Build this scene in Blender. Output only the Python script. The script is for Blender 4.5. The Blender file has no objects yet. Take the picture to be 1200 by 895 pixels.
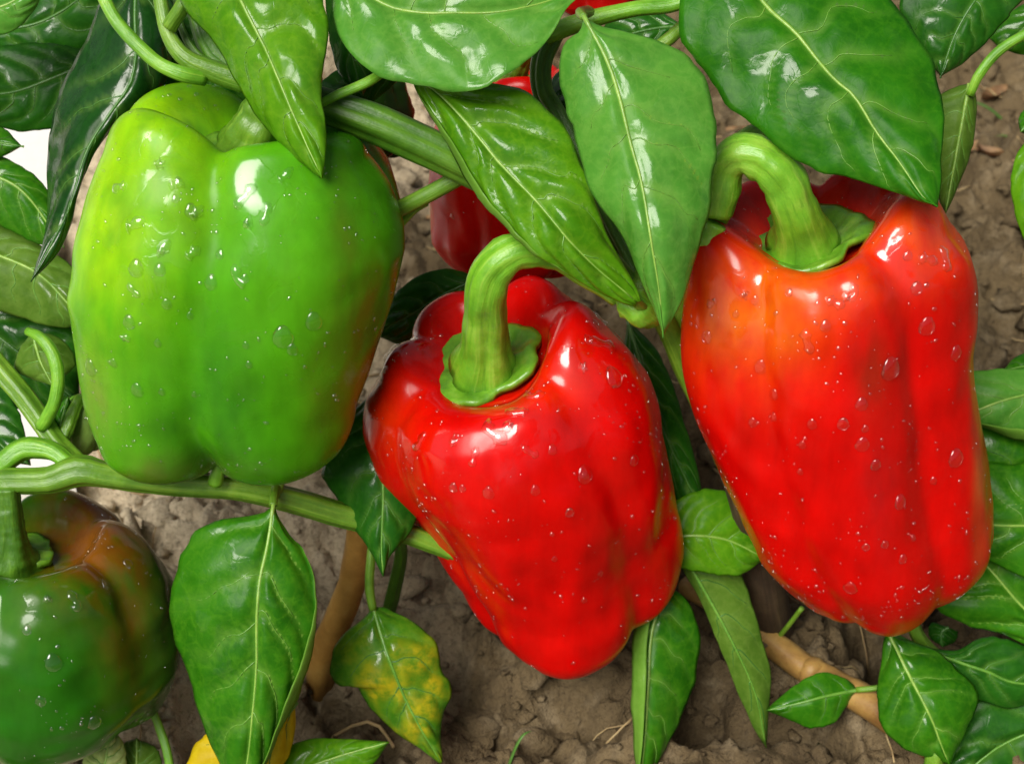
import bpy, math, random
import numpy as np
from mathutils import Vector

random.seed(7); np.random.seed(7)
scene = bpy.context.scene
COL = scene.collection

# ------------------------------------------------------------------ camera
PITCH = math.radians(38.0)
CAM_H = 42.0                      # centimetres above the soil
LENS = 56.0
cam_d = bpy.data.cameras.new('camera'); cam = bpy.data.objects.new('camera', cam_d); COL.objects.link(cam)
cam.location = (0, 0, CAM_H*0.01); cam.rotation_euler = (math.pi/2 - PITCH, 0, 0)
cam_d.lens = LENS; cam_d.sensor_width = 36; cam_d.clip_start = 0.01; cam_d.clip_end = 500
cam_d.dof.use_dof = True; cam_d.dof.focus_distance = 0.42; cam_d.dof.aperture_fstop = 30
scene.camera = cam

# ------------------------------------------------------------------ light
SUN_EL, SUN_AZ = math.radians(50), math.radians(214)     # azimuth clockwise from +Y
world = bpy.data.worlds.new('World'); scene.world = world; world.use_nodes = True
wn = world.node_tree; wn.nodes.clear()
wo = wn.nodes.new('ShaderNodeOutputWorld'); bg = wn.nodes.new('ShaderNodeBackground')
sky = wn.nodes.new('ShaderNodeTexSky'); sky.sky_type = 'NISHITA'; sky.sun_disc = False
sky.sun_elevation = SUN_EL; sky.sun_rotation = SUN_AZ; sky.dust_density = 4.0
hs = wn.nodes.new('ShaderNodeHueSaturation'); hs.inputs['Saturation'].default_value = 0.12
wn.links.new(sky.outputs[0], hs.inputs['Color']); wn.links.new(hs.outputs[0], bg.inputs['Color'])
bg.inputs['Strength'].default_value = 0.055
wn.links.new(bg.outputs[0], wo.inputs['Surface'])
sun_d = bpy.data.lights.new('sun', 'SUN'); sun = bpy.data.objects.new('sun', sun_d); COL.objects.link(sun)
sun_d.energy = 4.2; sun_d.angle = math.radians(36); sun_d.color = (1.0, 0.95, 0.86)
sdir = Vector((math.cos(SUN_EL)*math.sin(SUN_AZ), math.cos(SUN_EL)*math.cos(SUN_AZ), math.sin(SUN_EL)))
sun.rotation_euler = sdir.to_track_quat('Z', 'Y').to_euler()
sun.location = (0, 0, 3)
scene.view_settings.view_transform = 'Standard'; scene.view_settings.look = 'None'
scene.view_settings.exposure = 0.16; scene.view_settings.gamma = 1
scene.render.engine = 'CYCLES'
scene.cycles.use_denoising = True
scene.cycles.max_bounces = 8; scene.cycles.sample_clamp_indirect = 6

# ------------------------------------------------------------------ helpers
FPX = 1200*LENS/36
CT, ST = math.cos(PITCH), math.sin(PITCH)
RIGHT = np.array([1.0, 0, 0]); UP = np.array([0, ST, CT]); FWD = np.array([0, CT, -ST])
CAM = np.array([0, 0, CAM_H])

def at(px, py, d):
    """point (cm) seen at photo pixel px,py at depth d cm along the view axis"""
    px, py, d = np.broadcast_arrays(np.asarray(px, float), np.asarray(py, float), np.asarray(d, float))
    return CAM + d[..., None]*(FWD + RIGHT*((px-600)/FPX)[..., None] - UP*((py-447.5)/FPX)[..., None])

def to_px(P):
    Q = P - CAM; d = Q @ FWD
    return 600 + FPX*(Q @ RIGHT)/d, 447.5 - FPX*(Q @ UP)/d, d

def on_ground(px, py, z=0.0):
    r = FWD + RIGHT*((px-600)/FPX) - UP*((py-447.5)/FPX)
    return CAM + r*((z-CAM_H)/r[2])

def spline(pts, n, t=None):
    """Catmull-Rom through pts, resampled evenly by arc length (first two columns)"""
    p = np.asarray(pts, float)
    if p.ndim == 1: p = p[:, None]
    if len(p) == 2: dense = p[0] + (p[1]-p[0])*np.linspace(0, 1, 41)[:, None]
    else:
        q = np.vstack([2*p[0]-p[1], p, 2*p[-1]-p[-2]]); out = []
        for i in range(1, len(q)-2):
            s = np.linspace(0, 1, 20, endpoint=False)[:, None]
            a, b, c, d = q[i-1], q[i], q[i+1], q[i+2]
            out.append(0.5*(2*b + (c-a)*s + (2*a-5*b+4*c-d)*s**2 + (3*b-a-3*c+d)*s**3))
        dense = np.vstack(out + [p[-1:]])
    L = np.r_[0, np.cumsum(np.linalg.norm(np.diff(dense[:, :min(2, dense.shape[1])], axis=0), axis=1))]
    if L[-1] == 0: L = np.linspace(0, 1, len(dense))
    tt = np.linspace(0, 1, n) if t is None else np.asarray(t)
    return np.stack([np.interp(tt*L[-1], L, dense[:, k]) for k in range(dense.shape[1])], 1)

def along(vals, n):
    v = np.atleast_1d(np.asarray(vals, float))
    if len(v) == 1: return np.full(n, v[0])
    x = np.linspace(0, 1, len(v)); t = np.linspace(0, 1, n)
    i = np.clip((t*(len(v)-1)).astype(int), 0, len(v)-2); f = t*(len(v)-1)-i
    f = f*f*(3-2*f)*0.5 + f*0.5
    return v[i]*(1-f)+v[i+1]*f

def _h(ix, iy, iz, seed):
    n = (ix.astype(np.int64)*374761393 + iy.astype(np.int64)*668265263 + iz.astype(np.int64)*2147483647*0 + iz.astype(np.int64)*1274126177 + seed*974711) & 0xffffffff
    n = ((n ^ (n >> 13))*1274126177) & 0xffffffff
    n = ((n ^ (n >> 15))*2246822519) & 0xffffffff
    return ((n ^ (n >> 16)) & 0xffff)/65535.0
def vnoise(x, y, z=None, seed=0):
    x = np.asarray(x, float); y = np.asarray(y, float); z = np.zeros_like(x) if z is None else np.asarray(z, float)
    ix, iy, iz = np.floor(x), np.floor(y), np.floor(z)
    fx, fy, fz = x-ix, y-iy, z-iz
    s = lambda f: f*f*f*(f*(f*6-15)+10)
    fx, fy, fz = s(fx), s(fy), s(fz); r = 0
    for a in (0, 1):
        for b in (0, 1):
            for c in (0, 1):
                w = (fx if a else 1-fx)*(fy if b else 1-fy)*(fz if c else 1-fz)
                r = r + w*_h(ix+a, iy+b, iz+c, seed)
    return r*2-1
def fbm(x, y, z=None, oct=4, seed=0, gain=0.5):
    r = 0; a = 1; f = 1
    for o in range(oct):
        r = r + a*vnoise(np.asarray(x)*f, np.asarray(y)*f, None if z is None else np.asarray(z)*f, seed+o); a *= gain; f *= 2.03
    return r

def mesh_obj(name, V, faces, mat, parent=None, origin=None, smooth=True, mats=None, midx=None):
    """V in world centimetres -> ONE mesh object; origin (cm) is the parent's or the object's own base point"""
    o3 = np.zeros(3) if origin is None else np.asarray(origin, float)
    me = bpy.data.meshes.new(name)
    V = (np.asarray(V, float)-o3)*0.01
    if isinstance(faces, np.ndarray): faces = faces.tolist()
    me.from_pydata(V.tolist(), [], faces)
    for m in (mats or [mat]): me.materials.append(m)
    if midx is not None: me.polygons.foreach_set('material_index', np.asarray(midx, np.int32))
    if smooth: me.polygons.foreach_set('use_smooth', np.ones(len(me.polygons), bool))
    me.update()
    ob = bpy.data.objects.new(name, me); COL.objects.link(ob)
    if parent is not None: ob.parent = parent
    else: ob.location = o3*0.01
    return ob

def thing(name, loc_cm, label, cat, group=None):
    o = bpy.data.objects.new(name, None); COL.objects.link(o); o.empty_display_size = 0.01
    o.location = np.asarray(loc_cm, float)*0.01
    o['label'] = label; o['category'] = cat
    if group: o['group'] = group
    o['_o'] = [float(v) for v in loc_cm]
    return o
def org(o):
    while o.parent is not None: o = o.parent
    return np.array(list(o['_o'])) if '_o' in o else np.array(o.location)*100

def grid_faces(n, m, wrap=False):
    i = np.arange(n-1)[:, None]; j = np.arange(m if wrap else m-1)[None, :]
    j2 = (j+1) % m
    return np.stack([i*m+j, i*m+j2, (i+1)*m+j2, (i+1)*m+j], -1).reshape(-1, 4)

def tube_mesh(P, R, seg=12, ribs=0, amp=0.0, caps=True, flat=1.0, jitter=0.0, seed=0):
    P = np.asarray(P, float); n = len(P); R = np.asarray(R, float)
    T = np.gradient(P, axis=0); T /= np.linalg.norm(T, axis=1)[:, None]+1e-9
    ref = np.array([0, 0, 1.0]) if abs(T[0][2]) < 0.9 else np.array([1.0, 0, 0])
    N = np.cross(T[0], ref); N /= np.linalg.norm(N); rows = []
    a = np.linspace(0, 2*math.pi, seg, endpoint=False)
    prof = 1 + amp*np.abs(np.cos(ribs*a/2))**0.7 - amp*0.5 if ribs else np.ones(seg)
    for i in range(n):
        N = N - T[i]*(N @ T[i]); N /= np.linalg.norm(N)+1e-9; B = np.cross(T[i], N)
        pr = prof*R[i]
        if jitter: pr = pr*(1+jitter*vnoise(np.cos(a)*1.5+i*0.35, np.sin(a)*1.5, np.full(seg, i*0.3), seed))
        rows.append(P[i] + pr[:, None]*(np.cos(a)[:, None]*N + np.sin(a)[:, None]*B*flat))
    V = np.vstack(rows); F = grid_faces(n, seg, True).tolist()
    if caps:
        F.append(list(range(seg))[::-1]); F.append(list(range((n-1)*seg, n*seg)))
    return V, F

def streak_attr(o, n, seg):
    a = np.linspace(0, 2*math.pi, seg, endpoint=False)
    v = np.zeros((n, seg, 3)); v[..., 0] = np.cos(a)*1.6; v[..., 1] = np.sin(a)*1.6; v[..., 2] = (np.arange(n)*0.05)[:, None]+len(bpy.data.objects)*0.37
    at_ = o.data.attributes.new('streak', 'FLOAT_VECTOR', 'POINT'); at_.data.foreach_set('vector', v.astype(np.float32).ravel())

def px_tube(pts, n=28):
    """pts (px, py, depth, radius in photo px) -> world centre line (cm) and radii (cm)"""
    p = np.array(pts, float); s = spline(p, n)
    return at(s[:, 0], s[:, 1], s[:, 2]), s[:, 3]*s[:, 2]/FPX

def stem(name, parent, pts, mat, ribs=5, amp=0.16, n=30, seg=20, jitter=0.05, label=None, seed=1):
    P, R = px_tube(pts, n); V, F = tube_mesh(P, R, seg, ribs, amp, jitter=jitter, seed=seed)
    o = mesh_obj(name, V, F, mat, parent, org(parent)); streak_attr(o, n, seg)
    if label: o['label'] = label
    return o

# ------------------------------------------------------------------ materials
def new_mat(name):
    m = bpy.data.materials.new(name); m.use_nodes = True; nt = m.node_tree
    b = nt.nodes['Principled BSDF']; return m, nt, b
def N(nt, t, **kw):
    n = nt.nodes.new(t)
    for k, v in kw.items():
        if k in n.inputs: n.inputs[k].default_value = v
        else: setattr(n, k, v)
    return n
def noise(nt, vec, scale, detail=3, rough=0.5, dist=0.0):
    n = N(nt, 'ShaderNodeTexNoise'); n.inputs['Scale'].default_value = scale; n.inputs['Detail'].default_value = detail
    n.inputs['Roughness'].default_value = rough; n.inputs['Distortion'].default_value = dist
    nt.links.new(vec, n.inputs['Vector']); return n.outputs['Fac']
def ramp(nt, fac, stops):
    r = N(nt, 'ShaderNodeValToRGB'); e = r.color_ramp.elements
    while len(e) < len(stops): e.new(0.5)
    for i, (p, c) in enumerate(stops):
        e[i].position = p; e[i].color = (c, c, c, 1) if not hasattr(c, '__len__') else (*c, 1)
    nt.links.new(fac, r.inputs['Fac']); return r.outputs['Color']
def mix(nt, a, b, fac, mode='MIX'):
    m = N(nt, 'ShaderNodeMix', data_type='RGBA', blend_type=mode)
    for s, v in ((m.inputs[0], fac), (m.inputs[6], a), (m.inputs[7], b)):
        if isinstance(v, bpy.types.NodeSocket): nt.links.new(v, s)
        elif hasattr(v, '__len__'): s.default_value = (*v, 1)
        else: s.default_value = v
    return m.outputs[2]
def mth(nt, op, a, b=0.5, clamp=False):
    m = N(nt, 'ShaderNodeMath', operation=op, use_clamp=clamp)
    for s, v in ((m.inputs[0], a), (m.inputs[1], b)):
        if isinstance(v, bpy.types.NodeSocket): nt.links.new(v, s)
        else: s.default_value = v
    return m.outputs[0]
def bump(nt, h, strength, dist, normal=None):
    b = N(nt, 'ShaderNodeBump'); b.inputs['Strength'].default_value = strength; b.inputs['Distance'].default_value = dist
    nt.links.new(h, b.inputs['Height'])
    if normal is not None: nt.links.new(normal, b.inputs['Normal'])
    return b.outputs['Normal']
def coords(nt): return N(nt, 'ShaderNodeTexCoord').outputs['Object']

def leaf_mat(name, base, dark, light, rough=0.24, trans=0.28, wet=0.5, spots=0.0, spotcol=(0.3, 0.22, 0.03), yellow=None):
    m, nt, b = new_mat(name); c = coords(nt)
    n1 = noise(nt, c, 55, 4, 0.6); n2 = noise(nt, c, 420, 3, 0.6)
    col = mix(nt, dark, base, ramp(nt, n1, [(0.32, 0), (0.6, 1)]))
    col = mix(nt, col, light, mth(nt, 'MULTIPLY', ramp(nt, n2, [(0.45, 0), (0.8, 1)]), 0.55))
    if yellow is not None:
        va = N(nt, 'ShaderNodeAttribute', attribute_name='blotch').outputs['Fac']
        va = mth(nt, 'MULTIPLY', va, ramp(nt, noise(nt, c, 230, 5, 0.65), [(0.36, 0.15), (0.56, 1)]))
        col = mix(nt, col, yellow, va)
    if spots:
        vo = N(nt, 'ShaderNodeTexVoronoi'); vo.inputs['Scale'].default_value = 85; nt.links.new(c, vo.inputs['Vector'])
        sp = ramp(nt, vo.outputs['Distance'], [(0.05, 1), (0.11, 0)])
        rnd = N(nt, 'ShaderNodeSeparateColor'); nt.links.new(vo.outputs['Color'], rnd.inputs[0])
        sp = mth(nt, 'MULTIPLY', sp, mth(nt, 'GREATER_THAN', rnd.outputs[0], 1-spots))
        col = mix(nt, col, spotcol, sp)
    vein = N(nt, 'ShaderNodeAttribute', attribute_name='vein').outputs['Fac']
    v2 = N(nt, 'ShaderNodeTexVoronoi', feature='DISTANCE_TO_EDGE'); v2.inputs['Scale'].default_value = 150
    wz = N(nt, 'ShaderNodeTexNoise'); wz.inputs['Scale'].default_value = 110; ws = N(nt, 'ShaderNodeVectorMath', operation='SCALE'); ws.inputs['Scale'].default_value = 0.008
    wa = N(nt, 'ShaderNodeVectorMath', operation='ADD'); nt.links.new(c, wz.inputs['Vector']); nt.links.new(wz.outputs['Color'], ws.inputs[0]); nt.links.new(c, wa.inputs[0]); nt.links.new(ws.outputs[0], wa.inputs[1]); nt.links.new(wa.outputs[0], v2.inputs['Vector'])
    col = mix(nt, col, light, mth(nt, 'MULTIPLY', ramp(nt, v2.outputs['Distance'], [(0.0, 1), (0.07, 0)]), 0.22))
    vcol = tuple(min(1, 0.5*l+0.5*v) for l, v in zip(light, (0.20, 0.36, 0.06)))
    col = mix(nt, col, vcol, mth(nt, 'MULTIPLY', vein, 0.7))
    nt.links.new(col, b.inputs['Base Color'])
    # fine vein net, cell grain and a film of water that lies in patches
    ve = N(nt, 'ShaderNodeTexVoronoi', feature='DISTANCE_TO_EDGE'); ve.inputs['Scale'].default_value = 330
    wv = N(nt, 'ShaderNodeVectorMath', operation='ADD'); nz = N(nt, 'ShaderNodeTexNoise'); nz.inputs['Scale'].default_value = 200
    sc = N(nt, 'ShaderNodeVectorMath', operation='SCALE'); sc.inputs['Scale'].default_value = 0.004
    nt.links.new(c, nz.inputs['Vector']); nt.links.new(nz.outputs['Color'], sc.inputs[0]); nt.links.new(c, wv.inputs[0]); nt.links.new(sc.outputs[0], wv.inputs[1])
    nt.links.new(wv.outputs[0], ve.inputs['Vector'])
    net = ramp(nt, ve.outputs['Distance'], [(0.0, 0), (0.12, 1)])
    film = noise(nt, c, 60, 4, 0.5, 0.8)
    filmed = ramp(nt, film, [(0.64-wet*0.22, 0), (0.68-wet*0.22, 1)])
    nrm = bump(nt, net, 0.09, 0.0002); nrm = bump(nt, n2, 0.12, 0.0003, nrm)
    nrm = bump(nt, noise(nt, c, 120, 2), 0.22, 0.0012, nrm)
    nrm = bump(nt, filmed, 0.15, 0.0003, nrm)
    nt.links.new(nrm, b.inputs['Normal'])
    r = N(nt, 'ShaderNodeMapRange'); r.inputs['To Min'].default_value = rough+0.08; r.inputs['To Max'].default_value = 0.19
    nt.links.new(filmed, r.inputs['Value']); nt.links.new(r.outputs[0], b.inputs['Roughness'])
    sp_ = N(nt, 'ShaderNodeMapRange'); sp_.inputs['To Min'].default_value = 0.13; sp_.inputs['To Max'].default_value = 0.50
    nt.links.new(filmed, sp_.inputs['Value']); nt.links.new(sp_.outputs[0], b.inputs['Specular IOR Level'])
    tr = N(nt, 'ShaderNodeBsdfTranslucent'); mx = N(nt, 'ShaderNodeMixShader'); mx.inputs[0].default_value = trans
    tc = mix(nt, col, (0.30, 0.55, 0.02), 0.35); nt.links.new(tc, tr.inputs['Color'])
    out = nt.nodes['Material Output']
    nt.links.new(b.outputs[0], mx.inputs[1]); nt.links.new(tr.outputs[0], mx.inputs[2]); nt.links.new(mx.outputs[0], out.inputs['Surface'])
    return m

def pepper_mat(name, rough=0.13, sss=0.12, film=0.35, gloss=0.9, dry=0.2, cov=0.445):
    m, nt, b = new_mat(name); c = coords(nt)
    tint = N(nt, 'ShaderNodeAttribute', attribute_name='tint').outputs['Color']
    n1 = noise(nt, c, 60, 5, 0.6)
    hv = N(nt, 'ShaderNodeHueSaturation'); nt.links.new(tint, hv.inputs['Color'])
    mp = N(nt, 'ShaderNodeMapping'); mp.inputs['Scale'].default_value = (1, 1, 0.16); nt.links.new(c, mp.inputs['Vector'])
    n4 = mth(nt, 'ADD', mth(nt, 'MULTIPLY', n1, 0.5), mth(nt, 'MULTIPLY', noise(nt, mp.outputs[0], 160, 4, 0.6), 0.5))
    r = N(nt, 'ShaderNodeMapRange'); r.inputs['From Min'].default_value = 0.3; r.inputs['From Max'].default_value = 0.7; r.inputs['To Min'].default_value = 0.74; r.inputs['To Max'].default_value = 1.18
    nt.links.new(n4, r.inputs['Value']); nt.links.new(r.outputs[0], hv.inputs['Value'])
    nt.links.new(hv.outputs[0], b.inputs['Base Color'])
    fm = ramp(nt, noise(nt, c, 95, 5, 0.55, 0.7), [(cov, 0), (cov+0.04, 1)])
    fm2 = ramp(nt, noise(nt, c, 40, 3, 0.5), [(0.36, 0), (0.52, 1)])
    wet = mth(nt, 'MULTIPLY', mth(nt, 'MULTIPLY', fm, fm2), N(nt, 'ShaderNodeAttribute', attribute_name='film').outputs['Fac'])
    nrm = bump(nt, noise(nt, c, 900, 2), 0.06, 0.0002)
    nrm = bump(nt, noise(nt, c, 60, 2, 0.5), 0.07, 0.0016, nrm)
    nrm = bump(nt, wet, film, 0.0006, nrm)
    nt.links.new(nrm, b.inputs['Normal'])
    rr = N(nt, 'ShaderNodeMapRange'); rr.inputs['To Min'].default_value = rough+0.11; rr.inputs['To Max'].default_value = max(0.03, rough-0.06)
    nt.links.new(wet, rr.inputs['Value']); nt.links.new(rr.outputs[0], b.inputs['Roughness'])
    sp_ = N(nt, 'ShaderNodeMapRange'); sp_.inputs['To Min'].default_value = dry; sp_.inputs['To Max'].default_value = gloss
    nt.links.new(wet, sp_.inputs['Value']); nt.links.new(sp_.outputs[0], b.inputs['Specular IOR Level'])
    b.inputs['Subsurface Weight'].default_value = sss; b.inputs['Subsurface Scale'].default_value = 0.004
    b.inputs['Subsurface Radius'].default_value = (1, 0.4, 0.15)
    return m

def stem_mat(name, base, dark, light, rough=0.35, scale=90):
    m, nt, b = new_mat(name); c = coords(nt)
    n1 = noise(nt, c, scale, 5, 0.6); n2 = noise(nt, c, 700, 3, 0.6)
    col = mix(nt, dark, base, ramp(nt, n1, [(0.32, 0), (0.55, 1)]))
    col = mix(nt, col, light, ramp(nt, n1, [(0.55, 0), (0.8, 1)]))
    col = mix(nt, col, dark, mth(nt, 'MULTIPLY', ramp(nt, n2, [(0.55, 0), (0.75, 1)]), 0.35))
    sv_ = N(nt, 'ShaderNodeAttribute', attribute_name='streak').outputs['Vector']
    n3 = noise(nt, sv_, 2.2, 5, 0.6)
    col = mix(nt, col, light, mth(nt, 'MULTIPLY', ramp(nt, n3, [(0.55, 0), (0.68, 1)]), 0.6))
    col = mix(nt, col, dark, mth(nt, 'MULTIPLY', ramp(nt, n3, [(0.36, 1), (0.46, 0)]), 0.6))
    nt.links.new(col, b.inputs['Base Color']); b.inputs['Roughness'].default_value = rough
    nrm = bump(nt, n2, 0.3, 0.0004); nrm = bump(nt, n1, 0.3, 0.001, nrm); nrm = bump(nt, n3, 0.35, 0.001, nrm); nt.links.new(nrm, b.inputs['Normal'])
    b.inputs['Subsurface Weight'].default_value = 0.08; b.inputs['Subsurface Scale'].default_value = 0.002
    return m

LEAF = {
    'mid':    leaf_mat('leaf_mid_green',   (0.034, 0.180, 0.005), (0.018, 0.120, 0.003), (0.085, 0.270, 0.010)),
    'bright': leaf_mat('leaf_bright_green', (0.100, 0.310, 0.006), (0.055, 0.220, 0.005), (0.190, 0.420, 0.015), wet=0.7, trans=0.36),
    'pale':   leaf_mat('leaf_pale_green',  (0.090, 0.300, 0.032), (0.056, 0.225, 0.020), (0.160, 0.380, 0.055), rough=0.26, wet=0.45),
    'dark':   leaf_mat('leaf_dark_green',  (0.016, 0.105, 0.006), (0.009, 0.065, 0.004), (0.036, 0.160, 0.010), wet=0.35, trans=0.22),
    'deep':   leaf_mat('leaf_deep_green',  (0.007, 0.048, 0.006), (0.004, 0.030, 0.004), (0.015, 0.080, 0.010), wet=0.9, rough=0.2, trans=0.12),
    'big':    leaf_mat('leaf_spotted_green', (0.024, 0.165, 0.004), (0.014, 0.115, 0.003), (0.055, 0.230, 0.007), wet=0.25, rough=0.28, spots=0.14, spotcol=(0.24, 0.20, 0.03)),
    'olive':  leaf_mat('leaf_olive_green', (0.100, 0.205, 0.020), (0.060, 0.145, 0.012), (0.160, 0.270, 0.040), rough=0.36, wet=0.2, spots=0.10, spotcol=(0.10, 0.06, 0.02)),
    'yellowing': leaf_mat('leaf_yellowing', (0.060, 0.210, 0.008), (0.030, 0.145, 0.006), (0.140, 0.290, 0.014), wet=0.7, yellow=(0.45, 0.39, 0.012)),
    'yellow': leaf_mat('leaf_yellow',      (0.640, 0.470, 0.006), (0.500, 0.360, 0.005), (0.700, 0.560, 0.020), rough=0.35, wet=0.2),
    'cream':  leaf_mat('leaf_cream_green', (0.42, 0.52, 0.18), (0.30, 0.44, 0.11), (0.55, 0.62, 0.28), rough=0.45, wet=0.1),
    'under':  leaf_mat('leaf_underside',   (0.150, 0.330, 0.035), (0.110, 0.270, 0.024), (0.200, 0.390, 0.060), rough=0.45, wet=0.0),
    'under_dark': leaf_mat('leaf_underside_dark', (0.055, 0.165, 0.022), (0.038, 0.120, 0.015), (0.085, 0.220, 0.035), rough=0.45, wet=0.0),
}
VEIN = {
    'light': stem_mat('vein_light', (0.22, 0.38, 0.06), (0.14, 0.29, 0.04), (0.32, 0.48, 0.10), 0.35, 200),
    'mid':   stem_mat('vein_mid', (0.11, 0.27, 0.03), (0.07, 0.20, 0.02), (0.17, 0.34, 0.05), 0.35, 200),
    'dark':  stem_mat('vein_dark', (0.05, 0.16, 0.02), (0.03, 0.12, 0.015), (0.08, 0.22, 0.03), 0.35, 200),
}
SIDEV = {'light': 'mid', 'mid': 'dark', 'dark': 'dark'}
M_STEM = stem_mat('stem_green', (0.12, 0.26, 0.016), (0.065, 0.17, 0.010), (0.21, 0.37, 0.035))
M_STEM_D = stem_mat('stem_dark_green', (0.058, 0.165, 0.008), (0.03, 0.105, 0.005), (0.11, 0.25, 0.015), 0.42)
M_STEM_Y = stem_mat('stem_yellow_green', (0.15, 0.38, 0.018), (0.075, 0.24, 0.010), (0.29, 0.50, 0.055))
M_CALYX = stem_mat('calyx_green', (0.12, 0.29, 0.016), (0.055, 0.17, 0.010), (0.24, 0.42, 0.05), 0.28, 160)
M_STAKE = stem_mat('stake_wood', (0.44, 0.24, 0.05), (0.28, 0.14, 0.025), (0.55, 0.36, 0.10), 0.55, 70)
M_STALK = stem_mat('dry_stalk_wood', (0.34, 0.20, 0.05), (0.17, 0.08, 0.02), (0.47, 0.31, 0.11), 0.55, 60)
M_TRUNK = stem_mat('trunk_bark', (0.075, 0.045, 0.022), (0.035, 0.02, 0.01), (0.13, 0.085, 0.04), 0.7, 60)
M_STRAW = stem_mat('straw', (0.36, 0.26, 0.12), (0.2, 0.13, 0.06), (0.48, 0.38, 0.2), 0.7, 60)
M_GRASS = stem_mat('grass_green', (0.08, 0.19, 0.03), (0.05, 0.13, 0.02), (0.15, 0.26, 0.06), 0.4, 60)
M_RED = pepper_mat('pepper_skin_red', 0.15, 0.12, 0.07)
M_GREEN = pepper_mat('pepper_skin_green', 0.17, 0.14, 0.12, 0.62, 0.16, 0.485)
M_DULL = pepper_mat('pepper_skin_turning', 0.13, 0.03, 0.06, 0.5, 0.16)

m, nt, b = new_mat('water_drop'); M_WATER = m
b.inputs['Base Color'].default_value = (1, 1, 1, 1); b.inputs['Roughness'].default_value = 0.02
b.inputs['Transmission Weight'].default_value = 1.0; b.inputs['IOR'].default_value = 1.33
tp = N(nt, 'ShaderNodeBsdfTransparent'); gl = N(nt, 'ShaderNodeBsdfGlossy'); gl.inputs['Roughness'].default_value = 0.03
lw = N(nt, 'ShaderNodeLayerWeight'); lw.inputs['Blend'].default_value = 0.3
fr = N(nt, 'ShaderNodeMapRange'); fr.inputs['To Min'].default_value = 0.075; fr.inputs['To Max'].default_value = 0.30; nt.links.new(lw.outputs['Facing'], fr.inputs['Value'])
m1 = N(nt, 'ShaderNodeMixShader'); m2 = N(nt, 'ShaderNodeMixShader'); m2.inputs[0].default_value = 0.22
nt.links.new(fr.outputs[0], m1.inputs[0]); nt.links.new(tp.outputs[0], m1.inputs[1]); nt.links.new(gl.outputs[0], m1.inputs[2])
nt.links.new(m1.outputs[0], m2.inputs[1]); nt.links.new(b.outputs[0], m2.inputs[2]); nt.links.new(m2.outputs[0], nt.nodes['Material Output'].inputs['Surface'])

m, nt, b = new_mat('water_spatter'); M_SPAT = m
tp = N(nt, 'ShaderNodeBsdfTransparent'); gl = N(nt, 'ShaderNodeBsdfGlossy'); gl.inputs['Roughness'].default_value = 0.05
m1 = N(nt, 'ShaderNodeMixShader'); m1.inputs[0].default_value = 0.16
nt.links.new(tp.outputs[0], m1.inputs[1]); nt.links.new(gl.outputs[0], m1.inputs[2]); nt.links.new(m1.outputs[0], nt.nodes['Material Output'].inputs['Surface'])

m, nt, b = new_mat('soil'); M_SOIL = m; c = coords(nt)
s1 = noise(nt, c, 9, 4, 0.6); s2 = noise(nt, c, 70, 6, 0.65); s3 = noise(nt, c, 420, 5, 0.7)
col = mix(nt, (0.080, 0.055, 0.026), (0.185, 0.132, 0.066), ramp(nt, s1, [(0.35, 0), (0.65, 1)]))
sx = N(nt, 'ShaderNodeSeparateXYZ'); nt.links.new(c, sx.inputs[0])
dry = mth(nt, 'ADD', mth(nt, 'MULTIPLY', sx.outputs[0], -5.0), mth(nt, 'ADD', mth(nt, 'MULTIPLY', s1, 1.6), -0.62))  # mask that paints sunlit ground into the soil colour, stronger towards the left
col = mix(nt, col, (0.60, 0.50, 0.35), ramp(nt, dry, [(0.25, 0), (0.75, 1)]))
col = mix(nt, col, (0.33, 0.26, 0.16), mth(nt, 'MULTIPLY', ramp(nt, s2, [(0.5, 0), (0.72, 1)]), 0.6))
col = mix(nt, col, (0.040, 0.027, 0.015), mth(nt, 'MULTIPLY', ramp(nt, s3, [(0.50, 0), (0.70, 1)]), 0.6))
nt.links.new(col, b.inputs['Base Color']); b.inputs['Roughness'].default_value = 0.85
b.inputs['Specular IOR Level'].default_value = 0.3
nrm = bump(nt, s3, 0.9, 0.002); nrm = bump(nt, s2, 0.7, 0.005, nrm); nt.links.new(nrm, b.inputs['Normal'])

m, nt, b = new_mat('pale_path'); M_PATH = m; c = coords(nt)
s2 = noise(nt, c, 40, 6, 0.65)
nt.links.new(mix(nt, (0.72, 0.70, 0.65), (0.84, 0.83, 0.79), s2), b.inputs['Base Color']); b.inputs['Roughness'].default_value = 0.7
nt.links.new(bump(nt, noise(nt, c, 300, 4), 0.3, 0.001), b.inputs['Normal'])

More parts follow.
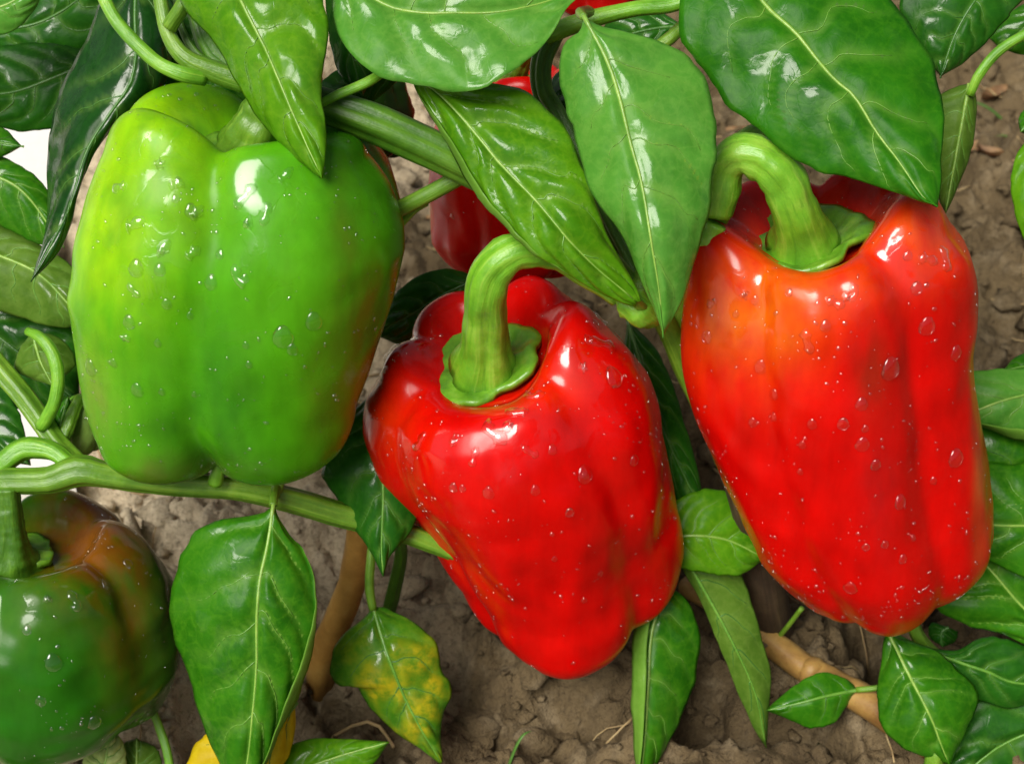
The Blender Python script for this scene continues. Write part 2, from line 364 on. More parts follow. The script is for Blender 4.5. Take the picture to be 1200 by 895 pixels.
# ------------------------------------------------------------------ the ground: one sheet, crumbly where it is seen
def build_ground():
    xf = np.arange(-42, 50, 0.16); yf = np.arange(27, 104, 0.16)
    ox = np.geomspace(0.5, 3000, 26)
    X = np.r_[xf[0]-ox[::-1], xf, xf[-1]+ox]; Y = np.r_[yf[0]-ox[::-1], yf, yf[-1]+ox]
    gx, gy = np.meshgrid(X, Y)
    z = 0.9*fbm(gx/9, gy/9, oct=3, seed=3) + 0.7*np.abs(fbm(gx/2.6, gy/2.6, oct=4, seed=11)) + 0.26*fbm(gx/0.8, gy/0.8, oct=3, seed=20) + 0.11*fbm(gx/0.38, gy/0.38, oct=2, seed=24)
    fine0x, fine0y = 26, 26
    zf = z[fine0y:fine0y+len(yf), fine0x:fine0x+len(xf)].copy()
    rng = np.random.RandomState(5)
    cl = np.zeros_like(zf)
    for k in range(11000):
        cx, cy = rng.uniform(xf[0], xf[-1]), rng.uniform(yf[0], yf[-1])
        r = rng.choice([0.28, 0.45, 0.7, 1.2, 2.0], p=[0.42, 0.30, 0.18, 0.08, 0.02])*rng.uniform(0.7, 1.35)
        i0, i1 = np.searchsorted(xf, [cx-r*1.5, cx+r*1.5]); j0, j1 = np.searchsorted(yf, [cy-r*1.5, cy+r*1.5])
        if i1-i0 < 2 or j1-j0 < 2: continue
        lx, ly = np.meshgrid(xf[i0:i1], yf[j0:j1])
        a = rng.uniform(0, 3.14); u = (lx-cx)*math.cos(a)+(ly-cy)*math.sin(a); v = -(lx-cx)*math.sin(a)+(ly-cy)*math.cos(a)
        q = (u/r)**2 + (v/(r*rng.uniform(0.65, 1)))**2
        q = q*(1+0.6*vnoise(lx/r*1.8+k, ly/r*1.8, seed=k % 97))
        hgt = r*rng.uniform(0.4, 0.95)*np.clip(1-q, 0, 1)**0.32*(1+0.35*vnoise(lx/r*3.1+k, ly/r*3.1, seed=k % 83))
        cl[j0:j1, i0:i1] = np.maximum(cl[j0:j1, i0:i1], hgt)
    zf = zf + cl
    # cracks and pits between crumbs
    pit = np.clip(fbm(gx/3.2, gy/3.2, oct=3, seed=31)[26:26+len(yf), 26:26+len(xf)]-0.35, 0, 1)
    zf = zf - 3.4*pit
    z[26:26+len(yf), 26:26+len(xf)] = zf
    zm = z - 0.8
    # the strip under the path lies lower
    g0 = on_ground(-60, 200); inpath = (gx < PATH_X(gy)+0.5) & (gy > on_ground(0, 575)[1])
    zm = np.where(inpath, np.minimum(zm, -0.8), zm)
    V = np.stack([gx, gy, zm], -1).reshape(-1, 3)
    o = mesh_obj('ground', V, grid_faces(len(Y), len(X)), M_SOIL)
    o['kind'] = 'structure'; o['label'] = 'crumbly brown soil of the vegetable bed'
    return X, Y, zm

pa, pb = on_ground(62, 190), on_ground(78, 520)
def PATH_X(y): return pa[0] + (y-pa[1])*(pb[0]-pa[0])/(pb[1]-pa[1])
GX, GY, GZ = build_ground()
def ground_z(x, y):
    i = int(np.clip(np.searchsorted(GX, x), 0, len(GX)-1)); j = int(np.clip(np.searchsorted(GY, y), 0, len(GY)-1)); return GZ[j, i]
ys = np.linspace(on_ground(0, 575)[1], 240, 60)
e = PATH_X(ys) + 0.5*fbm(ys/6, ys*0, oct=3, seed=44)
top = np.stack([np.concatenate([e, e*0-220]), np.r_[ys, ys], np.full(120, 0.9)], 1)
V = np.vstack([top, top-[0, 0, 2.2]]); n = len(ys)
F = [[k+n, k, k+1, k+1+n] for k in range(n-1)] + [[k, k+2*n, k+1+2*n, k+1] for k in range(n-1)]
F += [[n, 0, 2*n, 3*n], [n-1, 2*n-1, 4*n-1, 3*n-1]]
o = mesh_obj('path', V, F, M_PATH, smooth=False); o['kind'] = 'structure'; o['label'] = 'pale concrete path at the edge of the bed'

# loose crumbs of soil and bits of straw lying on the bed
def lump(rng, r):
    phi = (1+5**.5)/2
    v = np.array([(-1, phi, 0), (1, phi, 0), (-1, -phi, 0), (1, -phi, 0), (0, -1, phi), (0, 1, phi), (0, -1, -phi), (0, 1, -phi), (phi, 0, -1), (phi, 0, 1), (-phi, 0, -1), (-phi, 0, 1)], float)
    v /= np.linalg.norm(v[0]); f = [(0,11,5),(0,5,1),(0,1,7),(0,7,10),(0,10,11),(1,5,9),(5,11,4),(11,10,2),(10,7,6),(7,1,8),(3,9,4),(3,4,2),(3,2,6),(3,6,8),(3,8,9),(4,9,5),(2,4,11),(6,2,10),(8,6,7),(9,8,1)]
    return v, f
ICO = lump(None, 1)
def subdivide(v, f):
    v = list(map(tuple, v)); cache = {}; nf = []
    def mid(a, b):
        k = (min(a, b), max(a, b))
        if k not in cache:
            p = (np.array(v[a])+np.array(v[b])); p = p/np.linalg.norm(p); v.append(tuple(p)); cache[k] = len(v)-1
        return cache[k]
    for a, b, c in f:
        x, y, z = mid(a, b), mid(b, c), mid(c, a); nf += [(a, x, z), (b, y, x), (c, z, y), (x, y, z)]
    return np.array(v), nf
ICO2 = subdivide(*ICO)
rng = np.random.RandomState(12); Vs, Fs, off = [], [], 0
for k in range(5200):
    x, y = rng.uniform(-36, 46), rng.uniform(30, 100)
    if x < PATH_X(y)+1: continue
    r = rng.choice([0.12, 0.2, 0.34, 0.6, 0.9], p=[0.36, 0.34, 0.2, 0.08, 0.02])*rng.uniform(0.7, 1.3)
    v = ICO2[0]; d = 1+0.55*vnoise(v[:, 0]*1.3+k*3.1, v[:, 1]*1.3, v[:, 2]*1.3, 5)+0.22*vnoise(v[:, 0]*3.4+k, v[:, 1]*3.4, v[:, 2]*3.4, 9)
    v = v*d[:, None]*r*[1, rng.uniform(.7, 1.1), rng.uniform(.5, .85)]
    Vs.append(v + [x, y, ground_z(x, y)+r*0.15]); Fs += [[a+off for a in f] for f in ICO2[1]]; off += len(v)
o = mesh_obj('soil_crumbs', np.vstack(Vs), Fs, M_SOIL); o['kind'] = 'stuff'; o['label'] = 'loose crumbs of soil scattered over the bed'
Vs, Fs, off = [], [], 0
for k in range(260):
    x, y = rng.uniform(-30, 45), rng.uniform(34, 98)
    if x < PATH_X(y)+1: continue
    L, a = rng.uniform(0.5, 2.6), rng.uniform(0, 6.28); t = np.linspace(-.5, .5, 6)
    bend = rng.uniform(-.25, .25)*L
    P = np.stack([x+np.cos(a)*t*L - np.sin(a)*bend*4*t*t, y+np.sin(a)*t*L+np.cos(a)*bend*4*t*t, 0*t], 1)
    P[:, 2] = [ground_z(p[0], p[1]) for p in P]; P[:, 2] = P[:, 2].max()*0.6+P[:, 2]*0.4 + 0.08
    v, f = tube_mesh(P, np.full(6, rng.uniform(0.025, 0.07)), 5); Vs.append(v); Fs += [[i+off for i in q] for q in f]; off += len(v)
for k in range(60):
    x, y = rng.uniform(-30, 45), rng.uniform(34, 98)
    if x < PATH_X(y)+1: continue
    L, a = rng.uniform(2.0, 5.5), rng.uniform(0, 6.28); t = np.linspace(0, 1, 14); h = a+np.cumsum(rng.uniform(-.5, .5, 14))
    P = np.stack([x+np.cumsum(np.cos(h))*L/14, y+np.cumsum(np.sin(h))*L/14, 0*t], 1); P[:, 2] = [ground_z(p[0], p[1])+0.05 for p in P]
    P[1:-1, 2] = np.maximum(P[1:-1, 2], 0.5*(P[:-2, 2]+P[2:, 2]))
    v, f = tube_mesh(P, np.linspace(0.035, 0.015, 14)*rng.uniform(.8, 1.6), 5); Vs.append(v); Fs += [[i+off for i in q] for q in f]; off += len(v)
o = mesh_obj('straw_litter', np.vstack(Vs), Fs, M_STRAW); o['kind'] = 'stuff'; o['label'] = 'short bits of dry straw littered over the soil'

M_DEAD = stem_mat('dead_leaf_brown', (0.20, 0.11, 0.045), (0.10, 0.05, 0.02), (0.32, 0.2, 0.09), 0.7, 120)
Vs, Fs, off = [], [], 0
for k in range(110):
    x, y = rng.uniform(-30, 45), rng.uniform(34, 98)
    if x < PATH_X(y)+1: continue
    L, a, cu = rng.uniform(0.3, 1.1), rng.uniform(0, 6.28), rng.uniform(-.5, .9)
    gu, gv = np.meshgrid(np.linspace(-1, 1, 6), np.linspace(-1, 1, 5)); w = (1-gu**2*0.85)*rng.uniform(.3, .6)
    lx, ly = gu*L, gv*w*L; lz = cu*L*0.4*(gv**2+0.5*gu**2)+0.12*L*vnoise(gu*2+k, gv*2)+0.1
    P = np.stack([x+lx*math.cos(a)-ly*math.sin(a), y+lx*math.sin(a)+ly*math.cos(a), ground_z(x, y)+0.1+lz], -1).reshape(-1, 3)
    v = np.vstack([P, P-[0, 0, 0.03]]); f = grid_faces(5, 6).tolist(); f += [[q+30 for q in fc[::-1]] for fc in f]
    Vs.append(v); Fs += [[i+off for i in q] for q in f]; off += 60
o = mesh_obj('dead_leaf_bits', np.vstack(Vs), Fs, M_DEAD); o['kind'] = 'stuff'; o['label'] = 'curled bits of dead brown leaf on the soil'

# ------------------------------------------------------------------ leaves
def leaf(plant, L, M, R, d, dl=0.3, dr=0.3, mat='mid', q=0.09, nv=7, fold=None, fold_side='R', flip=False, vein='mid',
         seed=0, label=None, wave=0.10, rib=2.6, name='leaf', blotch=None, side_veins=True, pw=1.5, petiole=None, petmat=None):
    NU, NC, NF = 54, 16, 6
    Mx, Lx, Rx = spline(M, NU), spline(L, NU), spline(R, NU)
    uu_ = np.linspace(0, 1, NU); taper = np.clip(uu_/0.08, 0, 1)*np.clip((1-uu_)/0.08, 0, 1)
    Lx = Mx + (Lx-Mx)*(1+taper*(0.035*fbm(uu_*7+seed*3.1, uu_*0, oct=3, seed=seed)+0.02*vnoise(uu_*26, uu_*0+seed, seed=seed)))[:, None]
    Rx = Mx + (Rx-Mx)*(1+taper*(0.035*fbm(uu_*7+seed*5.7, uu_*0+9, oct=3, seed=seed)+0.02*vnoise(uu_*26, uu_*0+seed+5, seed=seed)))[:, None]
    dm, el, er = along(d, NU), along(dl, NU), along(dr, NU)
    cols = []                                   # from the left edge over the midrib to the right edge, plus a curled-over edge
    vs = []
    fw = along(fold, NU) if fold is not None else None
    def col(E, off, v): return at(*(Mx*(1-v)+E*v).T, dm+off*v**pw)
    def fold_cols(E, off, order):
        out = []
        for k in order:
            s = k/NF; ang = s*math.pi
            vv = 1 - fw*s*1.0
            lift = 0.10+0.22*np.clip(fw*4, 0, 1)
            out.append(at(*(Mx*(1-vv)[:, None]+E*vv[:, None]).T, dm+off*vv**pw - lift*np.sin(ang/2)**1.0*np.clip(fw*8, 0, 1)))
        return out
    if fold is not None and fold_side == 'L':
        cols += fold_cols(Lx, el, range(NF, 0, -1)); vs += [-1.0]*NF
    for v in np.linspace(1, 0, NC, endpoint=False): cols.append(col(Lx, el, v)); vs.append(-v)
    cols.append(col(Rx, er, 0.0)); vs.append(0.0)
    for v in np.linspace(0, 1, NC+1)[1:]: cols.append(col(Rx, er, v)); vs.append(v)
    if fold is not None and fold_side == 'R':
        cols += fold_cols(Rx, er, range(1, NF+1)); vs += [1.0]*NF
    G = np.stack(cols, 1); vs = np.array(vs); nc = len(vs)
    infold = np.zeros(nc, bool)
    if fold is not None: infold[(slice(0, NF) if fold_side == 'L' else slice(nc-NF, nc))] = True
    def normals(G):
        gu = np.gradient(G, axis=0); gv = np.gradient(G, axis=1)
        n = np.cross(gu, gv); l = np.linalg.norm(n, axis=2, keepdims=True)
        n = n/np.maximum(l, 1e-9)
        n[0] = n[2]; n[1] = n[2]; n[-1] = n[-3]; n[-2] = n[-3]
        return n
    n = normals(G)
    mid = n[NU//2, np.argmin(np.abs(vs)) + 3]
    sg = 1.0 if mid @ (CAM-G[NU//2, nc//2]) > 0 else -1.0
    n = n*sg
    u = np.linspace(0, 1, NU)[:, None]; av = np.abs(vs)[None, :]
    rl = np.random.RandomState(seed*13+5)
    nv = max(3, nv-2); du = 0.80/nv
    starts, lc = {}, {}
    for side in (-1, 1):
        a_ = 0.04 + du*(np.arange(nv)+(0.35 if side > 0 else 0.0)) + rl.uniform(-.3, .3, nv)*du
        starts[side] = np.sort(np.clip(a_, 0.03, 0.82)); lc[side] = (rl.uniform(0.09, 0.17), rl.uniform(0.07, 0.16))
    lean = lambda v, sd: lc[sd][0]*v + lc[sd][1]*v*v
    warp = lambda uu, vv, sd: 0.035*np.clip(vv/0.2, 0, 1)*fbm(uu*5+seed*1.7, vv*2.2+sd*5+seed, oct=2, seed=seed+3)
    phs = []
    for sd in (-1, 1):
        us_ = u + warp(u, av*np.ones_like(u), sd) - lean(av, sd); kx = starts[sd]
        kx = np.r_[kx[0]-du*np.arange(6, 0, -1), kx, kx[-1]+du*np.arange(1, 7)]
        phs.append(np.interp(us_, kx, np.arange(len(kx), dtype=float)))
    ph = np.where(vs[None, :] < 0, phs[0], phs[1])
    quilt = np.abs(np.sin(np.pi*ph))**0.75
    env = np.clip(av/0.14, 0, 1)*(1-av**4)*np.clip(u/0.12, 0, 1)*np.clip((1-u)/0.15, 0, 1)
    veinmask = np.exp(-((ph-np.round(ph))*du/0.016)**2)*np.clip(1-av*0.9, 0, 1)*np.clip((1-u)/0.1, 0, 1)
    veinmask = np.maximum(veinmask, np.exp(-(av/0.05)**2)*0.6)
    width = np.linalg.norm(G[NU//2, 0]-G[NU//2, -1])
    w3 = fbm(G[..., 0]/2.2+seed*7.7, G[..., 1]/2.2, G[..., 2]/2.2, 2, seed)
    w4 = fbm(G[..., 0]/0.8+seed*3.7, G[..., 1]/0.8, G[..., 2]/0.8, 2, seed+5)
    sw = np.clip(width/5, 0.3, 1.2)
    disp = sw*(1.9*q*quilt*env + 1.3*wave*w3*(0.35+0.65*av**2) + 0.055*w4 - 0.07*np.exp(-(av/0.09)**2))
    disp = disp*np.clip(u/0.06, 0, 1)
    if infold.any(): disp[:, infold] = disp[:, [NF if fold_side == 'L' else nc-NF-1]]*0
    G = G + n*disp[..., None]
    n = normals(G)*sg
    th = 0.02
    B = G - n*th
    V = np.vstack([G.reshape(-1, 3), B.reshape(-1, 3)]); k = NU*nc
    ft = grid_faces(NU, nc)
    if sg < 0: ft = ft[:, ::-1]
    fb = ft[:, ::-1]+k
    rimi = np.r_[np.arange(nc), np.arange(1, NU)*nc+nc-1, (NU-1)*nc+np.arange(nc-2, -1, -1), np.arange(NU-2, 0, -1)*nc]
    nx = np.roll(rimi, -1); fr = np.stack([rimi, rimi+k, nx+k, nx], 1)
    if sg < 0: fr = fr[:, ::-1]
    midx = np.r_[np.zeros(len(ft), int), np.ones(len(fb)+len(fr), int)]
    um = LEAF['under_dark' if mat in ('dark', 'deep', 'big') else ('yellow' if mat == 'yellow' else 'under')]
    mats = [LEAF[mat], um] if not flip else [um, LEAF[mat]]
    o = mesh_obj(name, V, np.vstack([ft, fb, fr]), None, plant, org(plant), mats=mats, midx=midx)
    a = o.data.attributes.new('vein', 'FLOAT', 'POINT'); a.data.foreach_set('value', np.r_[veinmask.ravel(), veinmask.ravel()].astype(np.float32))
    if blotch is not None:
        bl = np.clip(blotch(u, vs[None, :], quilt, w4), 0, 1); bl = np.broadcast_to(bl, (NU, nc)).ravel()
        a = o.data.attributes.new('blotch', 'FLOAT', 'POINT'); a.data.foreach_set('value', np.r_[bl, bl].astype(np.float32))
    if label: o['label'] = label
    vm = VEIN[vein]; c0 = int(np.argmin(np.abs(vs)))
    pxcm = float(np.mean(dm))/FPX
    # midrib and side veins: raised cords on the face that is seen
    P = G[:, c0] + n[:, c0]*0.01
    rr = np.linspace(rib, 0.7, NU)*pxcm
    v, f = tube_mesh(P[::2], rr[::2], 8); mesh_obj('midrib', v, f, vm, o, org(plant))
    if side_veins:
        cols_ok = np.where(~infold)[0]
        for side in (-1, 1):
            for i in range(nv):
                us = starts[side][i]
                vv = np.linspace(0.0, rl.uniform(0.6, 0.85), 14); uu = us + lean(vv, side); uu = uu - warp(uu, vv, side)
                ok = uu < 0.965; vv, uu = vv[ok], uu[ok]
                if len(vv) < 4: continue
                fi = uu*(NU-1); i0 = np.clip(fi.astype(int), 0, NU-2); fi = (fi-i0)[:, None]
                cj = np.interp(side*vv, vs[cols_ok], cols_ok.astype(float)); j0 = np.clip(cj.astype(int), 0, nc-2); fj = (cj-j0)[:, None]
                def samp(A): return (A[i0, j0]*(1-fi)+A[i0+1, j0]*fi)*(1-fj) + (A[i0, j0+1]*(1-fi)+A[i0+1, j0+1]*fi)*fj
                Pv = samp(G) + samp(n)*0.004
                rv = np.linspace(0.95, 0.3, len(vv))*pxcm*min(1.0, rib/2.6)
                v, f = tube_mesh(Pv, rv, 6); mesh_obj('side_vein', v, f, VEIN[SIDEV[vein]], o, org(plant))
    if petiole is not None:
        stem('petiole', plant, petiole, petmat or M_STEM, ribs=3, amp=0.12, n=20, seg=12)
    return o

# ------------------------------------------------------------------ peppers
def smooth_profile(pts, n):
    p = np.array(pts, float); return spline(p, n)

def drop_mesh():
    rows = []
    for r, z in ((1.0, -0.06), (0.97, 0.16), (0.84, 0.38), (0.60, 0.55), (0.30, 0.645)):
        a = np.linspace(0, 2*math.pi, 14, endpoint=False)
        y = np.sin(a)*r; y = np.where(y > 0, y*1.35, y)           # drawn out uphill, as a drop that hangs
        x = np.cos(a)*r*(1-0.22*np.clip(np.sin(a), 0, 1))
        rows.append(np.stack([x, y, np.full(14, z)], 1))
    V = np.vstack(rows+[np.array([[0, 0.03, 0.68]])]); F = grid_faces(5, 14, True).tolist()
    t = len(V)-1; F += [[56+j, 56+(j+1) % 14, t] for j in range(14)]; F.append(list(range(13, -1, -1)))
    return V, F
DV, DF = drop_mesh()
DROP = bpy.data.meshes.new('water_drop'); DROP.from_pydata(DV.tolist(), [], DF); DROP.materials.append(M_WATER)
DROP.polygons.foreach_set('use_smooth', np.ones(len(DROP.polygons), bool))

def pepper(label, O, d0, tau, alpha, L, left, right, grooves, mat, base, blobs=(), prof=None, depth_ratio=0.92, gd=(0.30, 0.10, 0.34),
           lobe_top=None, lobe_len=None, calyx=70, stem_pts=None, stem_mat=None, drops=(), tiny=260, seed=0, name='bell_pepper', wob=0.018,
           tiny_max=1.0, stem_label=None, gz=0.07, streaks=(), films=(), dip=0.28):
    tau, alpha = math.radians(tau), math.radians(alpha)
    A = RIGHT*(math.cos(alpha)*math.sin(tau)) - UP*(math.cos(alpha)*math.cos(tau)) + FWD*math.sin(alpha)
    Rr = RIGHT - A*(RIGHT @ A); Rr /= np.linalg.norm(Rr); Fc = np.cross(A, Rr)
    if Fc @ FWD > 0: Fc = -Fc
    k = d0/FPX; Oc = at(*O, d0)
    root = thing(name, Oc, label, 'bell pepper', 'bell peppers hanging on the plants')
    rot = lambda pts: np.array([((x-O[0])*math.cos(tau)-(y-O[1])*math.sin(tau), (x-O[0])*math.sin(tau)+(y-O[1])*math.cos(tau)) for x, y in pts])
    l, r = rot(left), rot(right)
    if prof is None:
        prof = [(0.0, 0.02), (0.20, 0.02), (0.36, 0.0), (0.50, -0.055), (0.65, -0.105), (0.78, -0.115), (0.89, -0.08), (0.955, 0.0), (0.985, 0.10), (1.0, 0.22), (1.0, 0.36), (1.0, 0.50),
                (1.0, 0.62), (1.0, 0.74), (0.975, 0.84), (0.90, 0.92), (0.74, 0.978), (0.50, 1.0), (0.30, 0.985), (0.14, 0.955), (0.0, 0.94)]
    NT, NP = 150, 192
    pr = smooth_profile(prof, NT)
    ang = np.linspace(-math.pi, math.pi, NP, endpoint=False)
    g = np.sort(np.radians(np.array(grooves, float))); ng = len(g)
    b = np.zeros(NP); lt = np.zeros(NP); ll = np.zeros(NP)
    order = np.argsort(np.radians(np.array(grooves, float)))
    lobe_top = lobe_top or [1.0]*ng; lobe_len = lobe_len or [1.0]*ng
    for i in range(ng):
        a0, a1 = g[i], g[(i+1) % ng] + (2*math.pi if i == ng-1 else 0)
        for sh in (-2*math.pi, 0, 2*math.pi):
            s = (ang+sh-a0)/(a1-a0); m_ = (s >= 0) & (s < 1)
            b[m_] = np.sin(np.pi*s[m_]); lt[m_] = lobe_top[i]; ll[m_] = lobe_len[i]
    # blend lobe heights and lengths round the fruit
    ker = np.hanning(57); ker /= ker.sum()
    sm = lambda v: np.convolve(np.r_[v[-40:], v, v[:40]], ker, 'same')[40:-40]
    bs = np.clip(b, 0, 1)**0.5
    ker2 = np.hanning(11); ker2 /= ker2.sum()
    bs = np.convolve(np.r_[bs[-20:], bs, bs[:20]], ker2, 'same')[20:-20]
    lt, ll = sm(lt), sm(ll)
    t = pr[:, 1]; rad = pr[:, 0]; idx = np.arange(NT)
    top_w = np.clip(1-(t+0.13)/0.36, 0, 1); top_w = top_w**0.9
    bot_w = np.clip((t-0.55)/0.42, 0, 1)**1.5
    gdep = gd[1] + (gd[0]-gd[1])*top_w + (gd[2]-gd[1])*bot_w
    gdep = gdep*np.clip(rad/0.45, 0, 1)
    Rg = rad[:, None]*(1-gdep[:, None]*(1-bs[None, :]))
    half = idx > NT*0.5
    Z = np.repeat(t[:, None], NP, 1)
    up = np.clip(-(t-0.10), 0, 1)
    shoulder = (idx < NT*0.6)
    Z = np.where((shoulder & (t < 0.10))[:, None], 0.10-(0.10-Z)*(1-dip+dip*bs[None, :])*lt[None, :]**1.0, Z)
    rim_w = np.clip((rad-0.2)/0.3, 0, 1)[:, None]
    Z = np.where((shoulder & (t < 0.10))[:, None], Z*rim_w + t[:, None]*(1-rim_w), Z)
    low = ~shoulder
    bw = np.clip((t-0.55)/0.45, 0, 1)[:, None]**1.6
    Z = Z - bw*((1-ll)[None, :] + gz*(1-bs[None, :])*np.clip(rad, 0, 1)[:, None])
    zL = Z*L                                                    # photo px along the axis
    ax = Oc + k*zL[..., None]*A                                 # where the axis runs, and how it looks in the photo
    apx, apy, adz = to_px(ax)
    sa = (apx-O[0])*math.cos(tau)-(apy-O[1])*math.sin(tau); ta = (apx-O[0])*math.sin(tau)+(apy-O[1])*math.cos(tau)
    lx = (np.interp(ta, l[:, 1], l[:, 0])-sa)*adz/d0; rx = (np.interp(ta, r[:, 1], r[:, 0])-sa)*adz/d0
    cx, hw = (lx+rx)/2, (rx-lx)/2
    hm = np.max(hw)*0.25 + hw*0.75
    sR = np.sin(ang)[None, :]*Rg
    sl_ = np.maximum(-sR.min(1), 1e-3)/np.maximum(rad, 1e-3); sr_ = np.maximum(sR.max(1), 1e-3)/np.maximum(rad, 1e-3)
    bl_ = np.clip((rad-0.5)/0.4, 0, 1)
    hw = hw*np.where(ang[None, :] < 0, (1/np.clip(sl_, .6, 1)*bl_+1-bl_)[:, None], (1/np.clip(sr_, .6, 1)*bl_+1-bl_)[:, None])
    wx = 1 + wob*3*fbm(np.cos(ang)[None, :]*1.4+seed, np.sin(ang)[None, :]*1.4+0*Z, Z*3.0, 3, seed)
    SX = (np.sin(ang)[None, :]*Rg*hw*wx + cx)
    SY = np.cos(ang)[None, :]*Rg*hm*depth_ratio*wx
    V = Oc + k*(SX[..., None]*Rr + SY[..., None]*Fc + zL[..., None]*A)
    nT = NT
    Vf = V.reshape(-1, 3); F = grid_faces(NT, NP, True)
    px, py, dd = to_px(V)
    colr = np.zeros((NT, NP, 3)); colr[:] = base
    nz = fbm(SX/45+seed, SY/45, zL/60, 4, seed+3)
    nzf = fbm(SX/12+seed, SY/12, zL/40, 4, seed+9)
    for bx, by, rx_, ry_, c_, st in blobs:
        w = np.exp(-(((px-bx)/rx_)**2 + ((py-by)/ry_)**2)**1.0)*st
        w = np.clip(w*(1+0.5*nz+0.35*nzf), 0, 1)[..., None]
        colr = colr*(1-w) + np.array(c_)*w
    # skin faces outward
    i0, j0 = NT//2, NP//2
    fn = np.cross(V[i0+1, j0]-V[i0, j0], V[i0, (j0+1) % NP]-V[i0, j0])
    outward = V[i0, j0]-V[i0].mean(0)
    if fn @ outward > 0: F = F[:, ::-1]
    F = F
    body = mesh_obj('body', Vf, F, mat, root, Oc)
    ca = body.data.color_attributes.new('tint', 'FLOAT_COLOR', 'POINT')
    ca.data.foreach_set('color', np.c_[colr.reshape(-1, 3), np.ones(NT*NP)].astype(np.float32).ravel())
    fl = np.full((NT, NP), 0.12)
    for bx, by, rx_, ry_ in films: fl = np.maximum(fl, np.clip(1.5*np.exp(-(((px-bx)/rx_)**2+((py-by)/ry_)**2))+0.25*nzf*0, 0, 1))
    fa = body.data.attributes.new('film', 'FLOAT', 'POINT'); fa.data.foreach_set('value', fl.ravel().astype(np.float32))
    # calyx: a lobed green disc seated in the hollow, and the bent stem
    if calyx:
        na, nr = 72, 12; aa = np.linspace(0, 2*math.pi, na, endpoint=False); rows, rows2 = [], []
        for s in np.linspace(0.12, 1, nr):
            edge = 1 + 0.18*np.abs(np.cos(aa*2.5+seed))**0.8 - 0.08 + 0.03*np.sin(aa*7+seed*2) + 0.012*np.sin(aa*19+seed)
            rr = calyx*s*(1+(edge-1)*s**2)
            jj = np.round((aa+math.pi)/(2*math.pi)*NP).astype(int) % NP
            ii = np.clip(np.searchsorted(rad[:NT//4], rr/(np.mean(hw[:20])*0.93)), 0, NT//4)
            zc = np.clip(Z[ii, jj], -0.025, 0.07)*L
            zc = np.convolve(np.r_[zc[-6:], zc, zc[:6]], np.ones(9)/9, 'same')[6:-6]
            zc = zc - 5 - 7*(1-s) - 4*np.sin(s*3.1)*(1+0.5*np.sin(aa*5)) - 2*s**5*(np.sin(aa*5+seed)*0.55+0.35) - 1.0*s*np.sin(aa*11+seed)
            P = Oc + k*((np.sin(aa)*rr+cx[0, 0]*0)[:, None]*Rr + (np.cos(aa)*rr*depth_ratio)[:, None]*Fc + zc[:, None]*A)
            rows.append(P); rows2.append(P + A*k*8)
        v = np.vstack(rows + rows2[::-1]); f = grid_faces(2*nr, na, True)
        co = mesh_obj('calyx', v, f, M_CALYX, root, Oc)
    if stem_pts is not None:
        P, R = px_tube(stem_pts, 40); v, f = tube_mesh(P, R*0.94, 40, 5, 0.13, jitter=0.09, seed=seed)
        so = mesh_obj('stem', v, f, stem_mat or M_STEM, root, Oc); streak_attr(so, 40, 40)
        if stem_label: so['label'] = stem_label
    # water: large drops one by one, the fine spatter as one part
    nrm = np.cross(np.gradient(V, axis=0), np.gradient(V, axis=1)); nrm /= np.linalg.norm(nrm, axis=2, keepdims=True)+1e-9
    sgn = np.sign(np.sum(nrm[i0, j0]*outward)); nrm = nrm*sgn
    face = np.sum(nrm*(CAM-V), 2) > 0.0
    face[:8] = False
    rs = np.random.RandomState(seed+50)
    def frame(i, j):
        nn = nrm[i, j]; dn = -np.array([0, 0, -1.0]); y = dn - nn*(dn @ nn); y /= np.linalg.norm(y)+1e-6; x = np.cross(y, nn)
        return x, y, nn
    from mathutils import Matrix
    for x, y, s in drops:
        D = np.where(face, (px-x)**2+(py-y)**2 + 40*np.maximum(dd-dd.min()-9, 0), 1e9); i, j = np.unravel_index(np.argmin(D), D.shape)
        X, Y, Nn = frame(i, j); sc = s*0.5*dd[i, j]/FPX
        ob = bpy.data.objects.new('water_drop', DROP); COL.objects.link(ob); ob.parent = body
        mm = np.eye(4); mm[:3, 0] = X*sc; mm[:3, 1] = Y*sc; mm[:3, 2] = Nn*sc*0.62; mm[:3, 3] = V[i, j]-Oc
        mm[:3] *= 0.01
        ob.matrix_local = Matrix(mm.tolist())
    # runs of water: beads that have crept together into short crooked streaks
    for x, y, ln, wd in streaks:
        D = np.where(face, (px-x)**2+(py-y)**2, 1e9); i, j = np.unravel_index(np.argmin(D), D.shape)
        X, Y, Nn = frame(i, j); q = V[i, j].copy(); h = rs.uniform(0, 6.28); pts, nn_ = [], []
        for stp in range(9):
            D = np.where(face, ((V-q)**2).sum(2), 1e9); a_, b_ = np.unravel_index(np.argmin(D), D.shape)
            nv_ = nrm[a_, b_]; q = q + nv_*((V[a_, b_]-q) @ nv_); pts.append(q.copy()); nn_.append(nv_)
            X, Y, _ = frame(a_, b_); h += rs.uniform(-0.9, 0.9)
            q = q + (X*math.cos(h)*0.8 - Y*(0.55+0.5*math.sin(h)))*ln*k/9
        pts, nn_ = np.array(pts), np.array(nn_); T_ = np.gradient(pts, axis=0); T_ /= np.linalg.norm(T_, axis=1)[:, None]+1e-9
        S_ = np.cross(T_, nn_); wv = wd*k*np.array([.35, .7, 1, .8, .6, .75, 1, .9, .4])*rs.uniform(.8, 1.2, 9)
        aa_ = np.linspace(0, 2*math.pi, 10, endpoint=False)
